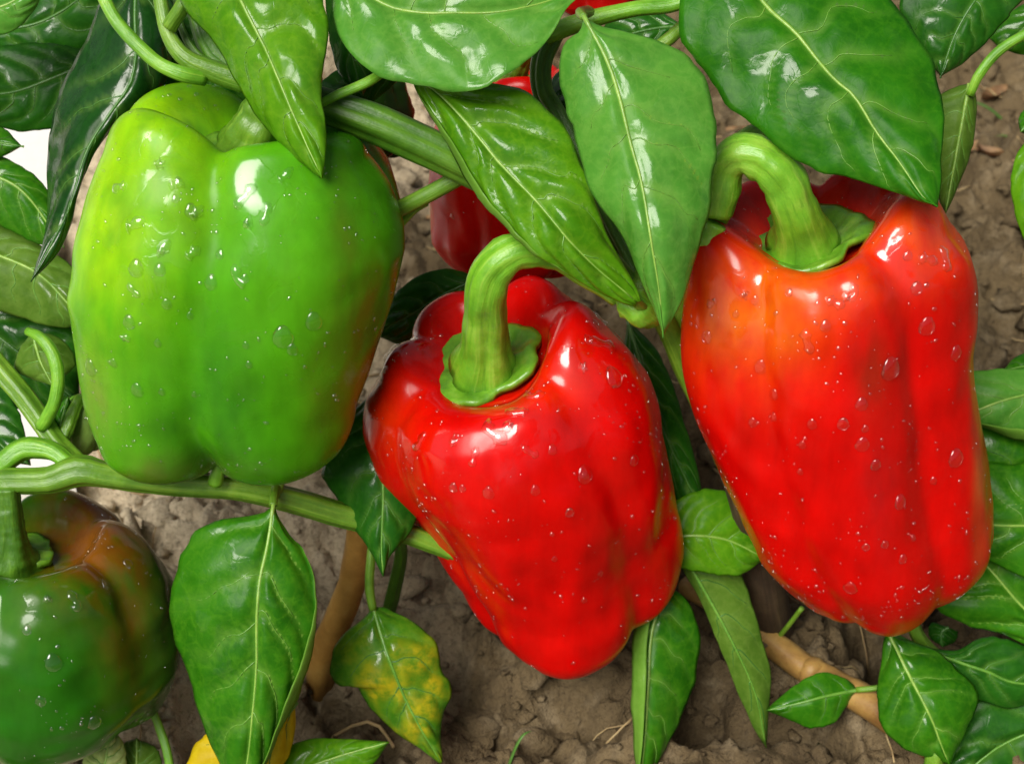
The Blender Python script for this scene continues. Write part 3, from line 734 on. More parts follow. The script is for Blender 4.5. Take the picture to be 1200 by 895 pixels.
        vv_ = np.vstack([pts[m_] + wv[m_]*(np.cos(aa_)[:, None]*S_[m_] + 0.55*np.sin(aa_)[:, None]*nn_[m_]) for m_ in range(9)])
        ff_ = grid_faces(9, 10, True).tolist() + [list(range(10))[::-1], list(range(80, 90))]
        mesh_obj('water_streak', vv_, ff_, M_WATER, body, Oc)
    if tiny:
        cand = np.argwhere(face); area = np.linalg.norm(np.cross(np.gradient(V, axis=0), np.gradient(V, axis=1)), axis=2)[face]
        wgt = area*(0.12+np.clip(nz[face]+0.25, 0, 1)**2+0.5*np.clip(nzf[face], 0, 1)**2); pk = rs.choice(len(cand), tiny, p=wgt/wgt.sum(), replace=False)
        Vs, Fs, off = [], [], 0
        a8 = np.linspace(0, 2*math.pi, 8, endpoint=False)
        sv = np.vstack([np.c_[np.cos(a8), np.sin(a8), 0*a8-0.05], np.c_[0.75*np.cos(a8), 0.75*np.sin(a8), 0*a8+0.36], [[0, 0, 0.5]]])
        sf = grid_faces(2, 8, True).tolist() + [[8+j, 8+(j+1) % 8, 16] for j in range(8)] + [list(range(7, -1, -1))]
        for q in pk:
            i, j = cand[q]; X, Y, Nn = frame(i, j)
            s = (0.024+0.060*rs.rand()**3.0)*tiny_max; ex = rs.uniform(0.6, 1.1)
            a = rs.uniform(0, 6.28); dirs = (X*math.cos(a)+Y*math.sin(a)), (-X*math.sin(a)+Y*math.cos(a))
            Vs.append(V[i, j] + s*(sv[:, :1]*dirs[0]*1.25 + sv[:, 1:2]*dirs[1]*ex + sv[:, 2:]*Nn)); Fs += [[z+off for z in f_] for f_ in sf]; off += len(sv)
        so = mesh_obj('water_spatter', np.vstack(Vs), Fs, M_SPAT, body, Oc); so['kind'] = 'stuff'
    zmin = Vf[:, 2].min()
    print(label[:40], 'lowest z cm', round(zmin, 2), 'depth', round(dd.min(), 1), round(dd.max(), 1))
    return root

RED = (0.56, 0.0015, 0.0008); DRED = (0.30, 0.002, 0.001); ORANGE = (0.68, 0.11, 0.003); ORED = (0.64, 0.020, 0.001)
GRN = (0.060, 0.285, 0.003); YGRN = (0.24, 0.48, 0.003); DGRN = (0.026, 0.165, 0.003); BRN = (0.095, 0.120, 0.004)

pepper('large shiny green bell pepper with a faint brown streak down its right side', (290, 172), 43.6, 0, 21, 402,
       [(124, 165), (108, 225), (97, 285), (93, 330), (99, 400), (107, 455), (118, 495)],
       [(446, 175), (463, 205), (475, 250), (476, 280), (462, 340), (440, 405), (421, 460)],
       [-6, 96, 178, -88], M_GREEN, GRN,
       blobs=[(105, 250, 85, 150, YGRN, 0.8), (165, 150, 100, 55, YGRN, 0.7), (220, 210, 50, 100, YGRN, 0.25), (250, 500, 70, 90, DGRN, 0.85), (440, 280, 60, 150, DGRN, 0.7), (255, 430, 26, 130, DGRN, 0.6), (330, 300, 60, 100, (0.09, 0.33, 0.008), 0.6), (410, 165, 50, 35, DGRN, 0.8),  # yellow-green left side: skin colour with some light painted into the tint
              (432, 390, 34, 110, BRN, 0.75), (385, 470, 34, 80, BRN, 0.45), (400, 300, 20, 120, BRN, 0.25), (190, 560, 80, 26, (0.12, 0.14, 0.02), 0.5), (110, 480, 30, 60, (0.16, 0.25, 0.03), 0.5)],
       gd=(0.26, 0.19, 0.40), gz=0.14, dip=0.5, wob=0.010, lobe_top=[1.15, 0.8, 1.0, 1.15], lobe_len=[1.0, 1.0, .97, 1.0], calyx=52,
       stem_pts=[(292, 176, 43.5, 44), (294, 166, 43.2, 36), (303, 145, 42.8, 30), (318, 122, 42.6, 27), (345, 105, 42.7, 24), (372, 110, 42.9, 22)],
       drops=[(157, 318, 20), (184, 315, 15), (152, 380, 17), (328, 395, 26), (368, 378, 22), (160, 456, 18), (108, 430, 22), (132, 428, 12), (246, 335, 18), (197, 355, 13), (345, 410, 14), (290, 330, 11), (222, 372, 9), (225, 250, 16), (205, 235, 10), (260, 300, 12),
              (185, 405, 10), (290, 425, 9), (187, 461, 9), (226, 460, 8), (290, 405, 9)],
       tiny=420, seed=2, films=[(190, 250, 75, 110), (300, 270, 55, 100)], streaks=[(150, 215, 30, 6), (190, 190, 36, 7), (215, 215, 44, 8), (240, 240, 36, 7), (170, 260, 40, 8), (200, 285, 46, 9), (235, 290, 30, 7), (300, 215, 40, 7), (290, 260, 46, 8), (310, 240, 30, 6), (275, 305, 36, 7), (150, 330, 26, 5), (345, 195, 34, 6), (150, 390, 22, 6)])

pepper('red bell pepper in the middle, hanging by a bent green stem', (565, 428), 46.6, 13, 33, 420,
       [(430, 455), (422, 482), (428, 515), (446, 555), (478, 592), (503, 632), (537, 686)],
       [(715, 362), (742, 392), (760, 425), (772, 475), (782, 530), (791, 585), (798, 640), (802, 682)],
       [-62, 40, 118, 175, -120], M_RED, RED,
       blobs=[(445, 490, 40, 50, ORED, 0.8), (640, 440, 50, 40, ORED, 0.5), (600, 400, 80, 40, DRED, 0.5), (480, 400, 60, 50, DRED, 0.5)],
       gz=0.05, gd=(0.24, 0.14, 0.20), lobe_top=[0.8, 0.5, 1.15, 1.1, 0.95], lobe_len=[0.98, 1.0, 0.91, 0.94, .97], calyx=70,
       stem_pts=[(566, 434, 46.3, 43), (567, 424, 45.9, 38), (569, 405, 45.3, 30), (570, 375, 44.5, 26.5), (570, 345, 43.7, 25.5), (578, 317, 43.2, 25), (598, 298, 43, 24), (625, 293, 43.1, 21), (655, 300, 43.4, 19), (690, 322, 43.6, 17), (725, 345, 43.8, 16)],
       stem_mat=M_STEM_Y,
       drops=[(530, 568, 12), (570, 578, 16), (686, 556, 22), (720, 445, 24), (625, 577, 13), (648, 525, 12), (683, 555, 10), (745, 540, 14), (668, 600, 12), (652, 656, 8), (702, 671, 8), (684, 703, 8), (540, 572, 9), (700, 380, 14), (690, 400, 12)],
       tiny=380, seed=4, films=[(560, 515, 120, 60), (690, 410, 40, 60), (470, 410, 40, 30)], streaks=[(500, 505, 34, 6), (530, 515, 36, 7), (575, 490, 48, 8), (600, 500, 40, 7), (620, 480, 44, 7), (640, 460, 36, 6), (560, 525, 26, 5), (690, 400, 40, 8), (680, 430, 36, 7), (700, 360, 30, 6), (470, 405, 34, 6), (490, 395, 30, 6), (455, 430, 26, 5), (610, 520, 30, 5)])

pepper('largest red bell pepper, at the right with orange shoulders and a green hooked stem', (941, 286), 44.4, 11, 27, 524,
       [(799, 330), (797, 352), (801, 395), (813, 450), (833, 520), (856, 585), (888, 646), (918, 690)],
       [(1108, 240), (1125, 270), (1134, 315), (1138, 385), (1141, 460), (1146, 540), (1154, 605), (1150, 650)],
       [-36, 27, 100, 165, -110], M_RED, RED,
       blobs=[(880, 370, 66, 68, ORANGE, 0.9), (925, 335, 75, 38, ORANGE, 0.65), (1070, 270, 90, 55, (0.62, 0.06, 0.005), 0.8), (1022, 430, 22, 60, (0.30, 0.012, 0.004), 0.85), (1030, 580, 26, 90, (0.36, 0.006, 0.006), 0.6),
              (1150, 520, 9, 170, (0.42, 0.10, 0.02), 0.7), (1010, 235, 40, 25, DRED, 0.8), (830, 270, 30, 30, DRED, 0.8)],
       gz=0.03, gd=(0.23, 0.17, 0.13), lobe_top=[1.0, 0.5, 1.02, 0.95, 0.9], lobe_len=[0.98, 1.0, .94, .95, .97], calyx=75,
       stem_pts=[(941, 286, 44.0, 44), (940, 278, 43.7, 39), (937, 264, 43.2, 32), (930, 243, 42.7, 29), (918, 213, 42.3, 28), (896, 189, 42.2, 27), (868, 181, 42.3, 25), (850, 196, 42.6, 23), (844, 222, 42.9, 25), (838, 250, 43.2, 22)],
       stem_mat=M_STEM_Y,
       drops=[(890, 434, 18), (1043, 432, 28), (1085, 380, 22), (905, 465, 14), (1120, 412, 18), (1008, 478, 16), (1009, 522, 18), (953, 495, 14), (985, 497, 15), (1118, 535, 22), (1055, 592, 18), (905, 487, 12), (883, 498, 12), (828, 393, 16), (997, 686, 18), (942, 522, 11), (1025, 545, 14), (1055, 653, 12),
              (1096, 562, 10), (1017, 642, 10), (965, 385, 14), (1072, 338, 15), (1060, 300, 12), (885, 355, 12), (925, 345, 10), (860, 372, 9), (1036, 640, 10), (1070, 632, 9), (1012, 500, 9), (936, 550, 9)],
       tiny=520, seed=6, films=[(930, 360, 80, 60), (1075, 300, 60, 45), (850, 350, 40, 40)], streaks=[(965, 350, 36, 7), (990, 345, 30, 6), (945, 385, 34, 7), (1075, 300, 36, 7), (1100, 290, 34, 7), (840, 350, 26, 6), (870, 345, 30, 6), (1000, 330, 26, 5), (1110, 330, 28, 5)])

pepper('dull bell pepper turning from green to brown, in the lower left corner', (15, 650), 47.6, -6, 24, 240,
       [(-95, 640), (-115, 690), (-118, 760), (-95, 830), (-60, 865)],
       [(140, 612), (178, 655), (197, 705), (206, 760), (207, 790), (190, 830), (150, 866)],
       [-8, 62, 130, -70, -150], M_DULL, (0.013, 0.105, 0.003),
       blobs=[(110, 640, 70, 60, (0.17, 0.055, 0.004), 0.95), (150, 710, 38, 100, (0.11, 0.05, 0.004), 0.7), (190, 720, 20, 100, (0.03, 0.09, 0.008), 0.8), (20, 730, 40, 60, (0.06, 0.15, 0.008), 0.4), (110, 590, 60, 30, (0.09, 0.03, 0.005), 0.8)],
       gd=(0.26, 0.06, 0.25), lobe_top=[1.0, 0.8, 1.0, 1.2, 1.2], calyx=44,
       stem_pts=[(12, 662, 47.2, 40), (12, 652, 46.9, 30), (12, 625, 46.5, 19), (10, 595, 46.2, 16), (8, 570, 46, 15)], stem_mat=M_STEM_D,
       drops=[(62, 775, 22), (46, 822, 14), (110, 845, 18), (152, 660, 12), (30, 738, 12)], tiny=240, seed=9, films=[(60, 690, 80, 40), (120, 640, 50, 40)], streaks=[(50, 700, 30, 6), (80, 690, 30, 6), (120, 680, 26, 5)])

pepper('red bell pepper in shade behind the middle leaves, mostly hidden', (604, 105), 52.5, 0, 22, 228,
       [(520, 110), (507, 160), (505, 230), (508, 280), (520, 310)], [(690, 110), (702, 160), (704, 230), (700, 280), (688, 310)],
       [-30, 45, 120, -110], M_RED, (0.60, 0.003, 0.002), calyx=34, stem_pts=[(604, 108, 52.2, 24), (606, 90, 51.5, 14), (618, 65, 50.5, 11), (640, 48, 49, 10)], drops=[(530, 255, 8)], tiny=30, seed=12)

pepper('red bell pepper at the top edge, only a sliver showing behind the branch', (705, -75), 50, 0, 24, 95,
       [(650, -70), (645, -30), (650, 5), (662, 20)], [(770, -70), (775, -30), (765, 5), (740, 20)],
       [-30, 45, 120, -110], M_RED, (0.42, 0.004, 0.003), calyx=24, stem_pts=[(705, -72, 49.8, 14), (706, -90, 49.4, 8), (730, -110, 49, 7)], tiny=0, seed=13)

pepper('small young dark green pepper half hidden behind the thick ribbed branch', (440, 100), 49.5, -4, 22, 85,
       [(402, 105), (398, 130), (400, 160), (412, 185)], [(478, 105), (484, 130), (484, 165), (474, 190)],
       [-20, 50, 120, -110], M_DULL, (0.022, 0.070, 0.008), blobs=[(470, 170, 22, 40, (0.06, 0.035, 0.01), 0.8)], calyx=24,
       stem_pts=[(440, 102, 49.2, 14), (438, 85, 48.6, 8), (425, 70, 48, 7)], stem_mat=M_STEM_D, tiny=20, seed=15)

pepper('tiny pale green young pepper just left of the big green one', (98, 478), 47.8, 10, 22, 55,
       [(76, 480), (73, 505), (80, 530)], [(122, 480), (126, 505), (122, 532)],
       [-40, 50, 140], M_GREEN, (0.16, 0.27, 0.05), calyx=20, stem_pts=[(98, 480, 47.6, 11), (92, 470, 47.3, 8), (80, 500, 47.0, 8), (70, 528, 47.0, 8)], tiny=12, seed=17)

# ------------------------------------------------------------------ plants: stems, branches and leaves
left = thing('pepper_plant', on_ground(-90, 640), 'left pepper plant that carries the big green pepper and the dull turning one', 'pepper plant', 'pepper plants in the bed')
stem('branch', left, [(-160, 575, 47.5, 18), (-60, 572, 46.8, 16), (0, 564, 46.2, 15), (55, 563, 46, 15), (92, 551, 46, 18), (125, 556, 46.1, 15), (200, 566, 46.6, 14), (290, 573, 47.2, 14), (400, 603, 48.3, 14), (470, 622, 48.8, 12), (540, 650, 49.2, 10)], M_STEM, n=60, seg=30, amp=0.22)
stem('branch', left, [(-30, 565, 46.6, 10), (0, 545, 46.4, 12), (28, 526, 46.4, 13), (60, 528, 46.3, 11), (85, 545, 46.2, 9)], M_STEM_Y, n=30)
stem('branch', left, [(-60, 352, 47.5, 12), (-10, 420, 47.2, 12), (30, 468, 47, 12), (66, 518, 46.8, 12), (90, 545, 46.5, 13)], M_STEM, n=30, amp=0.3)
stem('trunk', left, [(-160, 575, 47.5, 20), (-175, 640, 50, 23), (-180, 700, 53, 27)], M_STEM_D, n=20)
stem('branch', left, [(-160, 575, 47.5, 17), (-150, 420, 47, 16), (-130, 200, 46.5, 15), (-60, -60, 46, 14), (90, -110, 45.4, 13), (195, -80, 44.6, 13), (228, 0, 44, 13), (252, 66, 43.5, 13), (305, 97, 43.1, 15), (385, 124, 43.1, 19), (450, 148, 43.2, 22), (530, 186, 43.4, 21), (600, 225, 43.8, 19), (700, 300, 44.6, 17), (770, 372, 45.6, 15)], M_STEM_D, n=90, seg=36, amp=0.26)
stem('petiole', left, [(110, -30, 42.6, 7), (132, 18, 42.6, 7.5), (160, 52, 42.6, 8), (188, 76, 42.6, 8), (215, 87, 42.6, 9), (240, 92, 42.9, 9)], M_STEM_Y, ribs=3, n=30)
stem('petiole', left, [(186, -30, 42.8, 8), (190, 10, 42.8, 8.5), (200, 45, 42.8, 9), (220, 70, 42.8, 11), (255, 85, 42.9, 13), (290, 96, 43, 14)], M_STEM, ribs=3, n=30)
stem('petiole', left, [(232, -30, 42.2, 8), (215, 5, 42.3, 9), (198, 32, 42.6, 9)], M_STEM, ribs=3, n=20)
stem('petiole', left, [(205, -20, 43.3, 4), (212, 30, 43.3, 4), (232, 65, 43.3, 5), (262, 82, 43.2, 5)], M_STEM_D, ribs=3, n=24)
stem('petiole', left, [(372, 124, 42.5, 5), (395, 112, 42.4, 5.5), (432, 96, 42.4, 6), (455, 80, 42.6, 5)], M_STEM_Y, ribs=3, n=20)
stem('petiole', left, [(430, 262, 45, 9), (478, 240, 44.6, 10), (520, 218, 44.2, 10), (560, 195, 43.8, 10)], M_STEM, ribs=0, n=24)
stem('petiole', left, [(470, 262, 45.2, 5), (485, 246, 45, 5), (500, 238, 44.8, 4)], M_STEM_Y, ribs=0, n=12)
stem('tendril_stem', left, [(32, 388, 46.4, 5), (48, 396, 46.2, 7), (62, 415, 46.1, 8), (68, 440, 46.1, 8), (65, 468, 46.2, 8), (55, 490, 46.4, 8), (48, 500, 46.6, 8)], M_STEM_Y, ribs=0, n=30)
stem('shoot', left, [(252, 566, 46.2, 9), (256, 548, 45.9, 8), (258, 535, 45.8, 6)], M_STEM_Y, ribs=0, n=10)
stem('shoot', left, [(322, 580, 47.3, 8), (330, 562, 47.2, 5), (336, 552, 47.2, 4)], M_STEM, ribs=0, n=10)

# over the green pepper
leaf(left, [(255, -72), (226, -48), (213, -8), (220, 10), (236, 32), (262, 68), (283, 105), (303, 142), (336, 176), (376, 209)],
     [(255, -72), (272, -30), (283, 2), (312, 60), (327, 95), (349, 147), (377, 209)],
     [(255, -72), (325, -72), (368, -35), (381, 5), (387, 45), (381, 75), (377, 105), (381, 140), (382, 165), (378, 209)],
     [41.6, 41.0, 40.6, 40.5], [0.3, 0.9, 0.9, 0.3], [0.2, 0.3, 0.4, 0.1], 'bright', vein='light', seed=1, q=0.12, label='bright glossy leaf whose tip hangs over the top of the green pepper')
# dark wet leaf at the left of the pepper
leaf(left, [(160, -40), (120, -2), (100, 40), (84, 74), (70, 110), (60, 144), (55, 200), (51, 275), (36, 330)],
     [(160, -40), (158, 20), (159, 64), (152, 98), (128, 134), (100, 180), (78, 250), (36, 330)],
     [(160, -40), (206, 10), (206, 60), (190, 105), (152, 138), (120, 165), (95, 217), (84, 262), (68, 296), (36, 331)],
     [45.8, 45.2, 45.0, 44.6], [0.6, 1.4, 1.6, 0.3], [0.5, 0.9, 0.6, 0.2], 'deep', vein='dark', seed=2, label='long dark wet leaf hanging beside the green pepper')
leaf(left, [(290, -60), (200, -30), (165, 20), (160, 70), (185, 120), (240, 140)], [(290, -60), (265, 0), (250, 60), (245, 110), (240, 140)], [(290, -60), (330, 0), (325, 70), (290, 120), (240, 140)], [47.4, 47.2, 47.6], mat='dark', vein='dark', seed=3)
leaf(left, [(120, 66), (60, 50), (-10, 58), (-80, 100)], [(120, 66), (60, 92), (0, 110), (-80, 100)], [(120, 66), (104, 120), (60, 150), (0, 149), (-80, 100)], [50, 50.2, 50], mat='dark', vein='dark', seed=4)
leaf(left, [(-60, 40), (0, 10), (60, -30), (140, -40)], [(-60, 40), (10, 35), (70, 15), (140, -40)], [(-60, 40), (10, 70), (80, 85), (125, 40), (140, -40)], [52, 51.6, 51], mat='dark', vein='dark', seed=5)
leaf(left, [(-90, -20), (-40, -50), (10, -45), (52, -22)], [(-90, -20), (-40, 0), (0, 8), (52, -22)], [(-90, -20), (-50, 40), (0, 41), (28, 27), (45, 5), (52, -22)], [46, 46, 46], mat='pale', vein='light', seed=6)
leaf(left, [(-60, 155), (-20, 146), (5, 150), (28, 172)], [(-60, 155), (-20, 164), (5, 168), (28, 172)], [(-60, 155), (-20, 186), (5, 183), (28, 172)], [48.2, 48, 48], mat='mid', seed=7, nv=4)
leaf(left, [(-70, 190), (-20, 182), (20, 192), (58, 226), (75, 290)], [(-70, 190), (-10, 205), (30, 228), (75, 290)], [(-70, 190), (-50, 240), (0, 265), (40, 284), (75, 290)], [48.6, 48.2, 48.4], mat='mid', vein='light', seed=8)
leaf(left, [(-60, 280), (0, 262), (45, 285), (90, 320), (100, 380)], [(-60, 280), (0, 300), (50, 325), (100, 380)], [(-60, 280), (-40, 345), (20, 372), (70, 385), (100, 380)], [49.4, 49, 49], mat='olive', vein='light', seed=9, label='faded olive leaf behind the left edge of the green pepper')
leaf(left, [(-70, 340), (-10, 330), (50, 350), (90, 400), (90, 470)], [(-70, 340), (-20, 380), (30, 420), (90, 470)], [(-70, 340), (-60, 420), (-10, 470), (50, 480), (90, 470)], [50.4, 50, 50], mat='dark', vein='dark', seed=10)
leaf(left, [(38, 388), (22, 410), (18, 432), (40, 445)], [(38, 388), (42, 405), (48, 425), (62, 452)], [(38, 388), (70, 395), (90, 425), (62, 452)], [47.2, 47.2, 47.2], mat='olive', vein='light', seed=11, nv=4)
leaf(left, [(-60, 420), (-20, 430), (20, 480), (36, 545)], [(-60, 420), (-40, 470), (0, 520), (36, 545)], [(-60, 420), (-70, 480), (-30, 530), (36, 545)], [49, 48.6, 48.2], mat='dark', vein='dark', seed=12)
leaf(left, [(70, 530), (58, 505), (66, 480), (80, 465)], [(70, 530), (70, 505), (74, 485), (80, 465)], [(70, 530), (84, 510), (86, 485), (80, 465)], [47.2, 47, 47], mat='mid', seed=13, nv=3)
leaf(left, [(420, -60), (385, -20), (384, 40), (400, 90), (425, 112)], [(420, -60), (410, 0), (412, 60), (425, 112)], [(420, -60), (450, 0), (450, 60), (425, 112)], [45, 45, 45.2], mat='dark', vein='dark', seed=14)
leaf(left, [(480, 80), (430, 75), (385, 88), (350, 130)], [(480, 80), (430, 95), (390, 112), (350, 130)], [(480, 80), (440, 118), (395, 135), (350, 130)], [46, 46, 46], mat='dark', vein='dark', seed=15)
# hanging leaf in front of the soil, lower left
leaf(left, [(321, 588), (312, 600), (290, 606), (252, 612), (222, 634), (205, 668), (201, 706), (207, 740), (215, 769), (225, 809), (241, 856), (252, 890), (283, 940)],
     [(321, 588), (313, 640), (304, 680), (300, 729), (300, 779), (297, 823), (292, 873), (283, 940)],
     [(321, 588), (326, 608), (338, 626), (356, 645), (369, 672), (372, 698), (370, 736), (364, 779), (350, 809), (333, 846), (316, 887), (283, 940)],
     [46.6, 46.2, 46.6, 47.2], [0.2, 0.9, 0.9, 0.4], [0.2, 0.6, 0.6, 0.3], 'mid', fold=[0, 0, 0.02, 0.14, 0.20, 0.16, 0.1], vein='light', seed=16, q=0.11,
     petiole=[(320, 592, 46.6, 5), (321, 580, 46.8, 5), (324, 570, 47.2, 6)], label='large glossy leaf hanging below the lower branch with its right edge curled')
leaf(left, [(436, 462), (398, 498), (379, 545), (395, 585), (427, 634), (440, 655), (449, 675)], [(436, 462), (446, 520), (449, 580), (447, 640), (449, 675)], [(436, 462), (484, 500), (494, 550), (488, 605), (477, 629), (457, 651), (449, 675)],
     [48.0, 47.7, 47.8], [0.5, 0.8, 0.2], [0.3, 0.6, 0.2], 'dark', vein='mid', seed=17, label='dark leaf hanging in the gap between the green and the middle red pepper')
leaf(left, [(570, 322), (520, 316), (470, 338), (440, 392)], [(570, 322), (520, 345), (480, 370), (440, 392)], [(570, 322), (560, 380), (500, 410), (440, 392)], [51, 51, 51], mat='dark', vein='dark', seed=18)

centre = thing('pepper_plant', on_ground(905, 745), 'middle pepper plant that carries both large red peppers', 'pepper plant', 'pepper plants in the bed')
stem('trunk', centre, [(905, 775, 57.0, 26), (905, 735, 55.6, 25), (898, 690, 53.6, 24), (885, 620, 51, 22), (858, 540, 48.8, 19)], M_TRUNK, ribs=0, n=30, label='dark woody lower stem')
stem('branch', centre, [(865, 560, 49.2, 18), (835, 490, 47.8, 17), (806, 432, 47, 16), (788, 390, 46.3, 15), (765, 352, 45.4, 16), (745, 330, 44.6, 14)], M_STEM, n=30)
stem('branch', centre, [(788, 400, 46.6, 14), (800, 340, 45.6, 15), (825, 280, 44.4, 16), (842, 238, 43.6, 19), (846, 205, 43.4, 17), (870, 168, 43.8, 14), (900, 150, 44.4, 12)], M_STEM_Y, n=34)
stem('branch', centre, [(770, 362, 45.4, 12), (710, 250, 45.6, 11), (655, 140, 45.6, 11), (636, 105, 45.4, 11), (636, 70, 45.2, 11), (650, 38, 45, 11)], M_STEM_D, n=50, seg=30, amp=0.4)
stem('branch', centre, [(640, 44, 44.6, 10), (665, 32, 44.4, 11), (700, 21, 44.3, 10), (745, 11, 44.2, 9), (800, 2, 44.1, 8.5), (850, -45, 43.4, 8), (900, -95, 43.6, 8), (1010, -125, 45, 8), (1140, -105, 46, 7), (1230, -40, 46, 7), (1262, 40, 45.6, 7), (1255, 125, 45, 6)], M_STEM_Y, ribs=3, n=90)
stem('branch', centre, [(800, 30, 45, 7), (785, 45, 45, 8), (765, 60, 45, 7)], M_STEM, ribs=0, n=16)
stem('node_swelling', centre, [(728, 346, 43.6, 12), (740, 356, 43.5, 20), (752, 366, 43.6, 20), (764, 374, 44, 13)], M_STEM_Y, ribs=0, n=20, jitter=0.2)
stem('shoot', centre, [(838, 262, 43.0, 14), (828, 282, 43.2, 13), (820, 292, 43.4, 9)], M_STEM_Y, ribs=0, n=12, jitter=0.2)

leaf(centre, [(392, -42), (386, 0), (402, 50), (438, 87), (500, 101), (547, 108), (590, 93), (625, 65), (650, 35), (670, 8), (694, -16)],
     [(392, -42), (437, -3), (485, 14), (545, 15), (612, 9), (694, -16)],
     [(392, -42), (450, -70), (540, -85), (620, -65), (694, -16)],
     [41.6, 41.2, 41.0, 41.4], [0.2, -0.2, -0.5, -0.2], [0.3, 1.0, 1.0, 0.3], 'pale', vein='light', seed=20, q=0.10, nv=6, wave=0.16, label='broad leaf along the top edge with its lower half towards the camera')
leaf(centre, [(483, 90), (489, 108), (514, 151), (534, 188), (561, 231), (591, 268), (617, 292), (660, 318), (700, 338), (746, 354)],
     [(483, 90), (507, 104), (544, 141), (588, 194), (628, 235), (682, 298), (746, 354)],
     [(483, 90), (530, 92), (578, 97), (615, 107), (641, 134), (668, 164), (685, 201), (702, 245), (722, 298), (740, 335), (746, 354)],
     [42.3, 41.8, 41.4, 42.4], [0.2, 0.4, 0.4, 0.2], [0.2, 0.35, 0.3, 0.1], 'bright', vein='light', fold=[0.0, 0.20, 0.20, 0.12, 0.04, 0.0], fold_side='L', seed=21, q=0.22, wave=0.18,
     petiole=[(742, 350, 42.5, 5), (752, 360, 43.2, 7), (762, 368, 44.0, 9)], label='glossy leaf slanting down right above the middle red pepper')
leaf(centre, [(684, 18), (681, 38), (665, 50), (656, 77), (658, 110), (671, 157), (692, 215), (732, 281), (757, 340), (770, 375), (777, 396)],
     [(684, 18), (708, 64), (722, 100), (739, 168), (752, 215), (765, 295), (773, 345), (777, 396)],
     [(684, 18), (702, 32), (735, 39), (769, 47), (799, 60), (818, 80), (833, 110), (840, 150), (838, 200), (832, 245), (820, 290), (804, 332), (790, 368), (777, 396)],
     [40.6, 40.2, 39.9, 40.6], [0.2, 0.8, 0.8, 0.2], [0.2, 0.5, 0.6, 0.2], 'pale', vein='light', seed=22, q=0.07, nv=7, rib=3.0,
     petiole=[(684, 20, 40.7, 4.5), (680, 15, 41.5, 6), (690, 14, 43.5, 7)], label='pale green pointed leaf hanging between the two large red peppers')
leaf(centre, [(858, -64), (815, -45), (799, -5), (803, 50), (827, 87), (850, 126), (887, 151), (924, 178), (958, 198), (1015, 215), (1068, 231), (1099, 242)],
     [(858, -64), (894, 0), (934, 40), (974, 89), (1000, 112), (1028, 154), (1055, 191), (1082, 231), (1099, 242)],
     [(858, -64), (950, -85), (1030, -45), (1050, 0), (1065, 27), (1085, 57), (1098, 90), (1105, 134), (1103, 188), (1099, 242)],
     [42.4, 41.6, 40.8, 40.2], [0.2, 0.7, 0.7, 0.2], [0.2, 0.7, 0.7, 0.2], 'big', vein='light', seed=23, q=0.055, nv=8, rib=3.2, label='largest leaf, flat and spotted, above the right red pepper')
leaf(centre, [(690, 60), (650, 90), (640, 140), (660, 190)], [(690, 60), (672, 100), (665, 150), (660, 190)], [(690, 60), (710, 110), (695, 160), (660, 190)], [47, 47, 47], mat='deep', vein='dark', seed=24)
leaf(centre, [(800, 30), (760, 5), (720, 15), (690, 60)], [(800, 30), (760, 35), (725, 45), (690, 60)], [(800, 30), (770, 70), (725, 80), (690, 60)], [48, 48, 48], mat='dark', vein='dark', seed=25)
leaf(centre, [(735, 372), (732, 430), (760, 520), (795, 590), (826, 606)], [(735, 372), (752, 430), (780, 510), (826, 606)], [(735, 372), (772, 415), (800, 485), (818, 550), (826, 606)], [50.6, 50.4, 50.6], mat='dark', vein='dark', seed=26, label='dark leaf showing along the right side of the middle red pepper')
leaf(centre, [(752, 640), (786, 592), (838, 574), (882, 600), (897, 654)], [(752, 640), (800, 628), (850, 632), (897, 654)], [(752, 640), (790, 665), (830, 672), (870, 673), (897, 654)], [50.4, 50.2, 50.4], mat='bright', vein='light', seed=27, label='small shaded leaf between the lower ends of the red peppers')
leaf(centre, [(790, 628), (797, 660), (820, 702), (843, 759), (863, 809), (880, 846), (898, 876)], [(790, 628), (812, 668), (850, 736), (884, 809), (898, 876)], [(790, 628), (840, 640), (868, 672), (884, 719), (895, 753), (904, 786), (901, 826), (898, 876)],
     [51.0, 51.4, 52.4], mat='olive', vein='mid', seed=28, q=0.05, label='narrow dull olive leaf hanging straight down below the red peppers')
leaf(centre, [(782, 685), (746, 732), (742, 780), (743, 850), (748, 935)], [(782, 685), (764, 740), (760, 800), (756, 865), (748, 935)], [(782, 685), (808, 705), (820, 745), (818, 785), (801, 835), (776, 885), (748, 935)],
     [50.8, 50.4, 50.8], [0.1, 0.1, 0.1], [0.3, 0.9, 0.3], mat='mid', fold=[0.3, 0.8, 0.85, 0.8, 0.5], fold_side='L', vein='light', seed=29, label='folded leaf under the right end of the middle red pepper')
leaf(centre, [(1190, -60), (1090, -60), (1055, 0), (1070, 50), (1102, 92)], [(1190, -60), (1150, -10), (1120, 40), (1102, 92)], [(1190, -60), (1205, -15), (1180, 20), (1135, 70), (1102, 92)], [46, 45.6, 45.8], mat='dark', vein='dark', seed=30, label='dark wet leaf in the top right behind the largest leaf')
leaf(centre, [(1136, 98), (1092, 120), (1094, 180), (1098, 225), (1108, 250)], [(1136, 98), (1128, 140), (1118, 195), (1108, 250)], [(1136, 98), (1143, 118), (1141, 161), (1132, 195), (1119, 228), (1108, 250)], [46.4, 46.6, 46.8], mat='olive', vein='light', seed=31,
     petiole=[(1240, 22, 45.6, 6), (1198, 42, 45.8, 6), (1168, 62, 46, 6), (1147, 88, 46.2, 6), (1136, 112, 46.4, 5)], petmat=M_STEM_Y)
